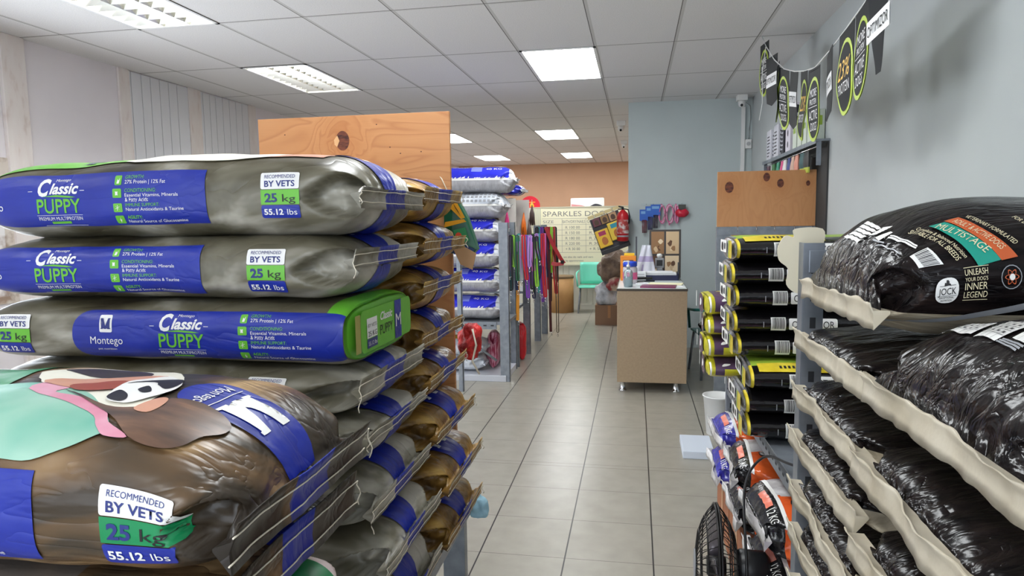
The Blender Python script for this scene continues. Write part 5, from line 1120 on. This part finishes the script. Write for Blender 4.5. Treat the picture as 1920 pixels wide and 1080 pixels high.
# green plastic chair
def plastic_chair(loc, rz, label, col):
    t = thing('plastic_chair', label, 'chair', loc, rz)
    bm = nb(); bx(bm, -.22, .22, -.22, .2, .405, .425, 0, .008); obj('seat', bm, col, t)
    bm = nb(); rows = []
    for i in range(7):
        z = .44+.36*i/6; rows.append([bm.verts.new((-.2+.4*j/8, .2+.05*i/6+.03*(1-((j-4)/4)**2)-.03, z)) for j in range(9)])
    for i in range(6):
        for j in range(8): f = bm.faces.new((rows[i][j], rows[i][j+1], rows[i+1][j+1], rows[i+1][j])); f.smooth = True
    o = obj('backrest', bm, col, t); md = o.modifiers.new('thick', 'SOLIDIFY'); md.thickness = .012
    for sx in (-1, 1):
        bm = nb(); tube(bm, [(sx*.22, .2, .66), (sx*.25, .05, .64), (sx*.25, -.18, .62), (sx*.23, -.2, .43)], .014, 8); obj('armrest', bm, col, t)
        for sy in (-1, 1): bm = nb(); tube(bm, [(sx*.19, sy*.18, .405), (sx*.225, sy*.22+(.04 if sy > 0 else -.02), 0)], .012, 8); obj('leg', bm, STEEL, t)
MGR = mat('mint_green_plastic', srgb(110, 206, 180), .35); TGR = mat('teal_plastic', srgb(52, 124, 118), .4)
plastic_chair((-.7, 11.18, 0), .05, 'mint green plastic chair under the whiteboard', MGR)
plastic_chair((.79, 6.75, 0), PI+.15, 'teal plastic chair half hidden right of the counter', TGR)
lump('jacket', 'dark red and black jacket heaped on the teal chair', 'jacket', (.77, 6.72, .427), .16, .15, .09, mat('dark_jacket', ns=4, stops=[(.4, srgb(30, 26, 28)), (.6, srgb(110, 50, 40))], rough=.8), 9.1, .3, 4)
t = thing('cardboard_drum', 'tall brown cardboard drum beside the mint green chair', 'drum', (-1.2, 11.12, 0)); bm = nb(); lathe(bm, [(.2, 0), (.2, .57)], 32); obj('drum', bm, mat('kraft_drum', srgb(190, 146, 92), .7, ns=5, c2=srgb(176, 130, 80)), t); bm = nb(); lathe(bm, [(.203, .56), (.205, .565), (.205, .595), (.198, .6), (.1, .6)], 32); obj('rim', bm, mat('dark_rim', srgb(120, 96, 66), .6), t)

# ------------------------------------------------------------------ bins, tray, fan on the right
t = thing('waste_bin', 'white plastic waste bin on the floor by the far rack upright', 'bin', (.575, 4.86, 0)); bm = nb(); lathe(bm, [(.075, 0), (.078, .004), (.102, .27), (.108, .272), (.108, .28), (.1, .28), (.074, .012), (.02, .01)], 32, cap=False); obj('bin', bm, WHITEPL, t)
t = thing('plastic_tub', 'clear shallow plastic tub right of the white waste bin', 'tub', (.66, 4.3, 0)); bm = nb(); lathe(bm, [(.12, 0), (.125, .004), (.14, .24), (.146, .245), (.138, .245), (.12, .012), (.02, .01)], 32, cap=False); obj('tub', bm, mat('milky_plastic', srgb(196, 200, 200), .25, trans=.3), t)
t = thing('floor_panel', 'pale blue-white square block lying on the floor beside the orange bags', 'board', (.385, 4.48, 0)); bm = nb(); bx(bm, -.085, .11, -.17, .17, 0, .05, 0, .004); obj('block', bm, mat('pale_block', srgb(206, 214, 226), .4), t)
FX, FY, FZ = .262, 2.2, .392
t = thing('floor_fan', 'black wire cage floor fan at the bottom of the photo beside the orange bags', 'fan', (FX, FY, 0)); WIRE = mat('black_wire', srgb(30, 28, 28), .4, .4)
yw = -.03                                           # the fan looks out into the aisle
Mf = Matrix.Translation((0, 0, FZ)) @ Matrix.Rotation(PI+yw, 4, 'Z')
def fan_part(name, bm, m, par=None):
    for v in bm.verts: v.co = Mf @ v.co
    return obj(name, bm, m, par or t)
for nm, sgn in (('front_grille', 1), ('rear_grille', -1)):
    bm = nb(); pr = lambda r: sgn*(.062*(1-(r/.195)**3)+.004)
    for k in range(44):
        a = 2*PI*k/44; tube(bm, [(pr(r), r*math.cos(a+.25*r*sgn), r*math.sin(a+.25*r*sgn)) for r in (.045, .1, .14, .17, .19, .195)], .0014, 4, cap=False)
    for r in (.05, .11, .155, .196): tube(bm, [(pr(min(r, .195)), r*math.cos(2*PI*i/48), r*math.sin(2*PI*i/48)) for i in range(49)], .0022 if r < .19 else .004, 6, cap=False)
    fan_part(nm, bm, WIRE)
bm = nb(); tube(bm, [(.066, 0, 0), (.07, 0, 0)], .048, 24); fan_part('badge', bm, GREYP)
bl = None
for k in range(3):
    bm = nb(); rows = []
    for i in range(7):
        r = .03+.145*i/6; hw = .25+.38*math.sin(PI*min(i/6+.12, 1)*.7)
        rows.append([bm.verts.new((.022*(-1+2*j/6)*(1-.3*i/6), r*math.cos(2*PI*k/3+hw*(-1+2*j/6)), r*math.sin(2*PI*k/3+hw*(-1+2*j/6)))) for j in range(7)])
    for i in range(6):
        for j in range(6): f = bm.faces.new((rows[i][j], rows[i][j+1], rows[i+1][j+1], rows[i+1][j])); f.smooth = True
    o = fan_part('blade', bm, mat('smoky_blade', srgb(90, 84, 90), .25, .3)); md = o.modifiers.new('thick', 'SOLIDIFY'); md.thickness = .002
bm = nb(); tube(bm, [(-.03, 0, 0), (.03, 0, 0)], .03, 16); fan_part('hub', bm, BLACKPL)
bm = nb(); tube(bm, [(-.06, 0, 0), (-.075, 0, 0), (-.15, 0, 0), (-.165, 0, 0)], [.05, .06, .058, .04], 20); fan_part('motor', bm, BLACKPL)
bm = nb(); tube(bm, [(.0, .205, 0), (-.02, .215, -.1), (-.02, .18, -.28), (-.02, .1, -FZ+.02), (-.02, 0, -FZ+.012), (-.02, -.1, -FZ+.02), (-.02, -.18, -.28), (-.02, -.215, -.1), (0, -.205, 0)], .01, 10); tube(bm, [(-.12, .12, -FZ+.012), (.12, .12, -FZ+.012)], .011, 10); tube(bm, [(-.12, -.12, -FZ+.012), (.12, -.12, -FZ+.012)], .011, 10); fan_part('stand', bm, BLACKPL)
bm = nb(); pts = [(.5, 2.0, .79), (.46, 2.12, .775), (.415, 2.28, .735), (.362, 2.3, .62), (.345, 2.12, .42), (.345, 2.1, .2), (.34, 2.1, .04), (.38, 2.15, .008), (.36, 2.25, .006)]
sm = []
for i in range(len(pts)-1):
    for j in range(6):
        a, b, c, d = (pts[min(max(i+k-1, 0), len(pts)-1)] for k in range(4)); u = j/6
        sm.append(tuple(.5*(2*b[k]+(c[k]-a[k])*u+(2*a[k]-5*b[k]+4*c[k]-d[k])*u*u+(3*b[k]-a[k]-3*c[k]+d[k])*u**3) for k in range(3)))
tube(bm, sm, .0045, 8); tag(obj('power_cord', bm, BLACKPL), 'black power cord running over the perforated shelf edge down past the orange bags', 'cord')

# ================================================================== FAR LEFT: racks with 40 KG sacks and leashes
t = thing('storage_rack', 'grey rack in the aisle carrying the blue and white 40 KG sacks', 'rack', (0, 0, 0))
for x, y, x1 in ((-1.207, 6.2, .045), (-1.225, 6.76, .03), (-1.53, 5.79, .02), (-2.35, 6.2, .05)):
    bm = nb(); z1 = 1.72 if x < -1.5 else 1.5
    bx(bm, x-x1, x+x1, y, y+.004, 0, z1); bx(bm, x+x1-.004, x+x1, y, y+.04, 0, z1); obj('upright', bm, STEEL, t)
bm = nb(); bx(bm, -2.4, -1.285, 6.2, 6.215, .5, .57); [bx(bm, -1.9+.07*k, -1.87+.07*k, 6.197, 6.2, .53, .542, 1) for k in range(9)]; bx(bm, -2.4, -1.19, 6.215, 6.76, .54, .57); obj('shelf', bm, [STEEL, HOLE], t)
bm = nb(); tube(bm, [(-1.72, 6.21, .51), (-1.29, 6.21, .2)], .012, 6); obj('brace', bm, STEEL, t)
bm = nb(); bx(bm, -2.4, -1.2, 6.19, 6.8, .0, .06, 0, .004); obj('base_board', bm, mat('grey_white_board', srgb(196, 198, 206), .4), t)
for z in (.62, 1.05, 1.42): 
    bm = nb(); bx(bm, -1.9, -1.51, 5.79, 5.81, z, z+.03); obj('side_bar', bm, STEEL, t)
FBL = mat('blue_40kg_film', srgb(36, 40, 186), .22, ns=7, c2=srgb(48, 54, 206), bump=(12, .4, .02)); FWH = mat('white_woven_film', ns=14, stops=[(.35, srgb(190, 196, 206)), (.6, srgb(222, 226, 232))], rough=.35, bump=(14, .4, .02)); FGR = mat('grey_woven_film', srgb(186, 186, 190), .45, ns=10, c2=srgb(166, 164, 168), stretch=(4, 1, 1), bump=(20, .5, .02, (3, 1, 1)))
def sack40(seed, T, kind):
    s = Sack(1.0, .5, T, n=2.6, seed=seed, seam='R', zs=.5, dent=.02, amp=.01, wr=.012, Le=.11, far=.12, grid=.016, nr=88, crown=.01); tp = s.top
    def fn(x, p):
        d = ((p-tp+s.P/2) % s.P)-s.P/2
        if abs(d) > s.P/4-.01: return FGR
        if kind == 'w': return FWH
        return FBL if d < -.06 and x < .95 else FWH
    s.shell(FGR, fn); r = random.Random(int(seed*7))
    s.poly(WHITE, rect(0, .99, -.006, .012), .004)
    if kind == 'w':
        for i in range(17):
            for j in range(6): s.poly(GREYP, rect(.3+.04*i, .325+.04*i, .03+.04*j, .052+.04*j), .003)
    else:
        q = s.P/4-.06; s.text(WHITE, '40 KG', .81, q*.42, .034, .15, off=.004)
        for i in range(40):
            x = .1+.85*r.random(); hgt = .006+.014*r.random()**2; s.poly(WHITE, [(x, .014), (x+.01, .014), (x+.012+.01*r.random(), .014+hgt), (x+.003, .014+hgt*.6)], .003)
        s.poly(mat('pale_blue_print', srgb(120, 130, 214), .3), rect(.6, .7, q*.3, q*.75), .003); s.poly(WHITE, rect(.6, .92, q*.86, q+.03), .0034); s.poly(GREYP, rect(.68, .84, q*.95, q), .0042)
        s.poly(mat('brown_dog_print', srgb(110, 84, 70), .4), [(.9, tp-.02), (.96, tp-.03), (.97, tp+.03), (.92, tp+.04)], .003)
    t = thing('dog_food_sack', '', 'sack of dog food', (0, 0, 0), 0, '40 KG sacks on the aisle rack'); s.build(t)
    s.flap(t, mat('white_seam', srgb(226, 226, 228), .5), up=.012, dn=.02, lean=.01, wav=.02); return t
SB, SW = sack40(71.2, .24, 'b'), sack40(72.6, .235, 'w'); SC = sack40(73.9, .225, 'b')
for k, (X, y, z, src, lab, rz) in enumerate(((-1.14, 6.52, 1.78, SB, 'topmost blue and white 40 KG sack, seen above the plywood edge', .12), (-1.22, 6.47, 1.545, SW, 'white sack with grey printed rows second from the top of the 40 KG pile', .02), (-1.265, 6.47, 1.315, SC, 'blue 40 KG sack third from the top, beside the hanging cardboard tag', -.02),
        (-1.27, 6.47, 1.075, SB, 'blue 40 KG sack fourth from the top of the aisle rack pile', .03), (-1.262, 6.47, .835, SC, 'blue 40 KG sack last but one on the aisle rack', -.02), (-1.26, 6.47, .575, SC, 'lowest blue 40 KG sack on the aisle rack shelf', .02))):
    L_ = Vector((math.cos(rz), math.sin(rz), 0)); put(src, (X-L_.x, y-L_.y, z), lab, rz)
# goods under it
for k, (z, lab) in enumerate(((.062, 'white bag with a yellow patch lying on the base board of the aisle rack'), (.225, 'white bag with a yellow patch on top of another one on the base board'))):
    s = Sack(.62, .4, .16, n=2.4, seed=81+k, seam='R', zs=.5, amp=.012, wr=.012, dent=.03, grid=.02, nr=60); tp = s.top
    s.shell(FWH, lambda x, p: YELLOW if k == 1 and abs(((p-tp+s.P/2) % s.P)-s.P/2) < .1 and .3 < x < .55 else None); t = thing('pet_food_bag', lab, 'bag of pet food', (-2.07+.02*k, 6.45, z), .08-.12*k); s.build(t); s.flap(t, FWH, up=.01, dn=.02, wav=.01)
s = Sack(.36, .24, .14, n=2.4, seed=85, seam='R', zs=.5, amp=.01, wr=.012, dent=.03, grid=.02, nr=48); s.shell(mat('magenta_stripe_film', ns=10, stretch=(1, 6, 6), stops=[(.4, srgb(150, 20, 66)), (.6, srgb(214, 150, 170))], rough=.3)); t = thing('pet_food_bag', 'magenta striped bag standing under the 40 KG sacks', 'bag of pet food', (-1.45, 6.62, .065), 0); s.build(t); t.rotation_euler = (0, math.radians(-90), .1); t.location = (-1.33, 6.62, .065)
t = thing('crate', 'grey slotted plastic crate behind the aisle rack upright', 'crate', (-1.42, 7.15, 0)); bm = nb(); bx(bm, -.16, .16, -.12, .12, 0, .25, 0, .004); [bx(bm, .16, .163, -.1, .1, .04+.05*k, .065+.05*k, 1) for k in range(4)]; [bx(bm, -.14, .14, -.123, -.12, .04+.05*k, .065+.05*k, 1) for k in range(4)]; obj('body', bm, [mat('grey_crate', srgb(120, 120, 122), .6), HOLE], t)
s = Sack(.4, .2, .12, n=2.4, seed=87, seam='R', zs=.5, amp=.008, wr=.01, dent=.02, grid=.02, nr=48); s.shell(mat('bright_red_film', srgb(196, 30, 40), .25, bump=(12, .5, .02))); t = thing('pet_food_bag', 'upright red bag between the second and third aisle uprights', 'bag of pet food', (-1.26, 7.25, .0)); s.build(t); t.rotation_euler = (0, math.radians(-90), .3); t.location = (-1.18, 7.3, .005)
s = Sack(.6, .4, .12, n=2.3, seed=88, seam='R', zs=.5, amp=.012, wr=.012, dent=.02, grid=.02, nr=56); s.shell(mat('red_blue_film', ns=5, stops=[(.45, srgb(176, 20, 50)), (.55, srgb(40, 46, 170))], rough=.25)); t = thing('pet_food_bag', 'red and blue bag on the display boards right behind the top 40 KG sack', 'bag of pet food', (-1.75, 7.1, 1.77)); s.build(t); s.flap(t, FWH, up=.01, dn=.02, wav=.01)

# leash racks farther along
t = thing('display_rack', 'row of grey uprights along the aisle hung with leashes and toys', 'rack', (0, 0, 0))
for x, y, z1 in ((-1.224, 6.85, 1.2), (-1.213, 7.55, 1.2), (-1.207, 8.37, 1.45), (-1.194, 8.93, 1.45)):
    bm = nb(); bx(bm, x-.04, x+.04, y, y+.004, 0, z1); bx(bm, x+.036, x+.04, y, y+.04, 0, z1); obj('upright', bm, STEEL, t)
for y0, y1, z in ((6.85, 7.59, .55), (8.37, 8.97, .6), (6.85, 7.59, 1.1), (8.37, 8.97, 1.2)): bm = nb(); bx(bm, -1.95, -1.255, y0, y1, z, z+.03); obj('shelf', bm, STEEL, t)
for k, (y, x0) in enumerate(((6.83, -1.40), (7.45, -1.36))):
    bm = nb(); bx(bm, x0-.02, x0+.02, y, y+.04, 1.13, 1.765); bx(bm, x0+.02, x0+.2, y+.03, y+.04, 1.16, 1.74, 1); obj('toy_board', bm, [mat('worn_wood', srgb(150, 122, 96), .7, ns=8, c2=srgb(120, 92, 70)), mat('pale_board', srgb(206, 200, 192), .7)], t)
bm = nb(); tube(bm, [(-1.31, 6.99, 1.345), (-.98, 6.99, 1.345)], .006, 6); obj('leash_bar', bm, CHROME, t)
for k in range(2):
    y = 6.83+.62*k; bm = nb(); tube(bm, [(-1.31, y-.08*(1-k), 1.36), (-1.0, y-.08*(1-k), 1.36)], .006, 6); obj('leash_bar', bm, CHROME, t)
bm = nb(); tube(bm, [(-1.21, 8.33, 1.42), (-.98, 8.3, 1.42)], .006, 6); obj('leash_bar', bm, CHROME, t)
r_ = random.Random(11)
tys = [(-1.28, 6.8, 1.6, .3, srgb(226, 50, 130), 'pink tassel toy hanging at the near toy board'), (-1.215, 6.8, 1.32, .12, srgb(214, 160, 50), 'small yellow toy below the pink tassel toy'), (-1.27, 6.8, 1.44, .1, srgb(60, 160, 190), 'turquoise toy between the pink and yellow ones'),
       (-1.21, 7.42, 1.58, .28, srgb(240, 120, 30), 'orange tassel toy hanging at the far toy board'), (-1.15, 7.42, 1.5, .3, srgb(90, 70, 66), 'dark brown toy right of the orange tassel'), (-1.12, 7.44, 1.66, .2, srgb(90, 140, 130), 'grey green toy at the outer edge of the far toy board')]
for x, y, z, h, c, lab in tys:
    t = thing('hanging_toy', lab, 'dog toy', (x, y, z), group='toys on the aisle boards'); bm = nb(); m_ = mat('toy_%d' % int(c[0]*9999), c, .5)
    for j in range(5): tube(bm, [(0, 0, .02), (.012*(j-2)*.6, -.01, -h*.35), (.014*(j-2), -.012*(j % 2), -h)], [.004, .012, .006], 6)
    obj('tassel', bm, m_, t); bm = nb(); tube(bm, [(0, 0, .08), (0, 0, .02)], .003, 6); obj('hanger', bm, STRING, t)
lc = [('black', (30, 30, 34)), ('purple', (120, 60, 170)), ('grey', (150, 156, 164)), ('lime', (150, 214, 60)), ('turquoise', (60, 170, 170)), ('pink', (206, 100, 170)), ('navy', (36, 40, 80)), ('lilac', (176, 130, 206)), ('red', (186, 30, 40)), ('dark green', (40, 90, 60))]
def leash(x, y, z, ln, c, label, grp, w_=.016, kind=0):
    bm = nb(); dx = r_.uniform(-.02, .02)
    if kind == 0:
        ribbon(bm, [(x, y, z+.012), (x-.012, y-.004, z), (x-.014+dx*.3, y-.006, z-ln*.5), (x+dx, y-.004, z-ln), (x+dx+.012, y, z-ln-.012), (x+dx+.022, y+.004, z-ln), (x+.014+dx*.3, y+.006, z-ln*.5), (x+.012, y+.004, z), (x+.001, y, z+.013)], (1, .35, 0), w_)
    else:
        ribbon(bm, [(x, y, z+.012), (x+dx*.2, y-.004, z-ln*.4), (x+dx*.6, y-.006, z-ln*.75), (x+dx, y, z-ln)], (1, .3, 0), w_*1.6)
    o = obj('strap', bm, c); 
    bm = nb(); zc = z-ln-(.014 if kind == 0 else 0); tube(bm, [(x+dx+.01, y, zc), (x+dx+.012, y, zc-.02)], .006, 6); tube(bm, [(x+dx+.012+.009*math.sin(q), y, zc-.032+.013*math.cos(q)) for q in [2*PI*i/10 for i in range(11)]], .0025, 5, cap=False)
    t = thing('dog_leash', label, 'leash', (0, 0, 0), group=grp); o.parent = t; obj('clip', bm, CHROME, t)
posn = ['first', 'second', 'third', 'fourth', 'fifth', 'sixth', 'seventh', 'eighth', 'ninth', 'tenth', 'eleventh', 'twelfth', 'thirteenth', 'fourteenth']
for k in range(14):
    nm, c = lc[(k*3+1) % 10]; x = -1.30+.022*k; y = 6.72
    leash(x, y+.014*(k % 3), 1.36, r_.uniform(.42, .62) if k % 4 else .3, mat('strap_'+nm, srgb(*c), .5), '%s leash, %s from the left on the near leash bar' % (nm, posn[k]), 'leashes on the near bar', .018, k % 3 == 2)
for k in range(14):
    nm, c = lc[(k*7+4) % 10]; x = -1.27+.022*k
    leash(x, 7.43+.014*(k % 3), 1.36, r_.uniform(.35, .7), mat('strap_'+nm, srgb(*c), .5), '%s leash, %s from the left on the middle leash bar' % (nm, posn[k]), 'leashes on the middle bar', .02, k % 3 == 1)
for k in range(12):
    nm, c = lc[(0, 4, 6, 1, 0, 2, 6, 8, 0, 3, 8, 0)[k]]; x = -1.19+.02*k
    leash(x, 8.28+.014*(k % 3), 1.42, (.5, .8, .45, .9, .7, .95, .6, .75, .9, .55, .8, .65)[k], mat('strap_'+nm, srgb(*c), .5), '%s leash, %s from the left on the far leash bar' % (nm, posn[k]), 'leashes on the far bar', .02, k % 4 == 1)
for k in range(13):
    nm, c = lc[(5, 1, 9, 7, 0, 3, 4, 2, 1, 5, 6, 3, 0)[k]]; x = -1.26+.021*k
    leash(x, 6.98+.02*(k % 3), 1.34-.05*(k % 2), r_.uniform(.2, .5), mat('strap_'+nm, srgb(*c), .5), '%s leash in the row behind the near leash bar, %s from the left' % (nm, posn[k]), 'leashes behind the near bar', .018, (0, 1, 0)[k % 3])
leash(-1.17, 6.77, 1.16, .66, mat('strap_amber', srgb(226, 150, 40), .5), 'long amber leash hanging lowest before the aisle uprights', 'leashes on the near bar', .02, 1)
leash(-.935, 8.2, 1.1, .95, mat('strap_tan', srgb(70, 60, 50), .5), 'long thin dark leash looping almost to the floor', 'leashes on the far bar', .01, 0)
leash(-1.03, 8.2, 1.15, 1.0, mat('strap_maroon', srgb(70, 20, 26), .5), 'long maroon leash ending just above the floor', 'leashes on the far bar', .02, 1)
t = thing('harness', 'bright red dog harness sticking out from the far leash bar', 'harness', (-.95, 8.2, 1.35)); bm = nb()
ribbon(bm, [(-.12, 0, .08), (-.04, -.01, -.12), (.06, -.01, -.3), (.1, 0, -.36)], (.7, .3, .3), .045); ribbon(bm, [(.1, 0, -.36), (.02, -.02, -.37), (-.05, -.02, -.36), (-.04, -.02, -.2)], (.2, .3, .9), .045); obj('straps', bm, mat('harness_red', srgb(176, 22, 34), .5), t); bm = nb(); bx(bm, .06, .1, -.02, .0, -.36, -.32, 0, .004); obj('buckle', bm, BLACKPL, t)
t = thing('harness', 'black padded harness hanging below the middle leash bar', 'harness', (-1.1, 7.38, .95)); bm = nb(); out = smooth([(-.07, .12), (.06, .14), (.09, .0), (.03, -.14), (-.05, -.1), (-.08, 0)], 3); v0 = [bm.verts.new((a, -.012, b)) for a, b in out]; v1 = [bm.verts.new((a, .012, b)) for a, b in out]; n_ = len(out); bm.faces.new(v0); bm.faces.new(v1[::-1]); [bm.faces.new((v0[i], v1[i], v1[(i+1) % n_], v0[(i+1) % n_])) for i in range(n_)]; bmesh.ops.recalc_face_normals(bm, faces=bm.faces[:]); obj('pad', bm, mat('strap_navy', srgb(36, 40, 80), .5), t)
bm = nb(); ribbon(bm, [(0, 0, .13), (0, .0, .28), (0, .02, .42)], (1, .2, 0), .02); obj('strap', bm, BLACKPL, t)

# ------------------------------------------------------------------ odds and ends hanging at the left pile
t = thing('gift_pouch', 'green and yellow patterned cone pouch with a brown card tag beside the golden sacks', 'pouch', (-.655, 2.44, 1.62))
bm = nb(); prof = [(-.035, .0), (.0, .01), (.05, -.09), (.085, -.2), (.06, -.225), (-.01, -.215), (-.035, -.17)]
v0 = [bm.verts.new((a, -.022 if abs(a) < .05 else -.006, b)) for a, b in prof]; v1 = [bm.verts.new((a, .03, b)) for a, b in prof]; n_ = len(prof); bm.faces.new(v0[::-1]); bm.faces.new(v1); [bm.faces.new((v0[i], v0[(i+1) % n_], v1[(i+1) % n_], v1[i])) for i in range(n_)]
bmesh.ops.recalc_face_normals(bm, faces=bm.faces[:])
PT = lambda pts, mi, off=.004: flat_poly(bm, pts, (0, -.022, 0), (1, 0, 0), (0, 0, 1), mi, off)
PT([(-.03, -.1), (.04, -.09), (.05, -.1), (-.035, -.12)], 1); PT([(-.02, -.04), (.0, 0), (.045, -.085), (.03, -.09)], 1); PT([(.0, -.03), (.02, -.06), (.03, -.08), (.01, -.05)], 3, .006); PT([(.0, -.13), (.045, -.12), (.06, -.17), (.01, -.18)], 2, .005); PT([(.02+.012*math.cos(q), -.15+.012*math.sin(q)) for q in [2*PI*i/10 for i in range(10)]], 4, .007); PT([(-.03, -.17), (.06, -.19), (.08, -.2), (.06, -.22), (-.01, -.212)], 5, .005)
obj('pouch', bm, [mat('dark_green_pattern', srgb(20, 84, 56), .35), mat('mustard_pattern', srgb(214, 150, 30), .4), mat('mid_green_pattern', srgb(50, 130, 80), .4), BLACKP, mat('coral_dot', srgb(206, 76, 50), .4), mat('navy_pattern', srgb(30, 50, 90), .4)], t)
bm = nb(); out = [(.0, -.2), (.04, -.19), (.085, -.215), (.07, -.275), (.025, -.255)]; v0 = [bm.verts.new((a, -.03, b)) for a, b in out]; v1 = [bm.verts.new((a, -.027, b)) for a, b in out]; n_ = len(out); bm.faces.new(v0[::-1]); bm.faces.new(v1); [bm.faces.new((v0[i], v0[(i+1) % n_], v1[(i+1) % n_], v1[i])) for i in range(n_)]; bmesh.ops.recalc_face_normals(bm, faces=bm.faces[:]); obj('card_tag', bm, CARD, t)
bm = nb(); tube(bm, [(-.02, 0, 0), (-.05, .01, .06), (-.085, .02, .1)], .002, 6); obj('string', bm, STRING, t)
lump('net_bag', 'small red net bag tied with white string beside the golden sacks', 'bag', (-.62, 2.5, 1.0), .045, .05, .075, mat('red_net', ns=20, stops=[(.4, srgb(150, 16, 20)), (.6, srgb(214, 40, 36))], rough=.5, bump=(60, .8, .01)), 14.2, .5, 6)
bm = nb(); tube(bm, [(-.60, 2.45, 1.12), (-.585, 2.445, 1.06), (-.6, 2.44, 1.0), (-.575, 2.445, .95)], .004, 6); tag(obj('tie_string', bm, STRING), 'white string hanging over the small red net bag', 'string')
lump('cloth', 'pale blue cloth poking out below the lowest golden sack', 'cloth', (-.575, 2.39, .42), .035, .03, .045, mat('pale_blue_cloth', srgb(156, 196, 214), .8), 15.5, .4, 5)
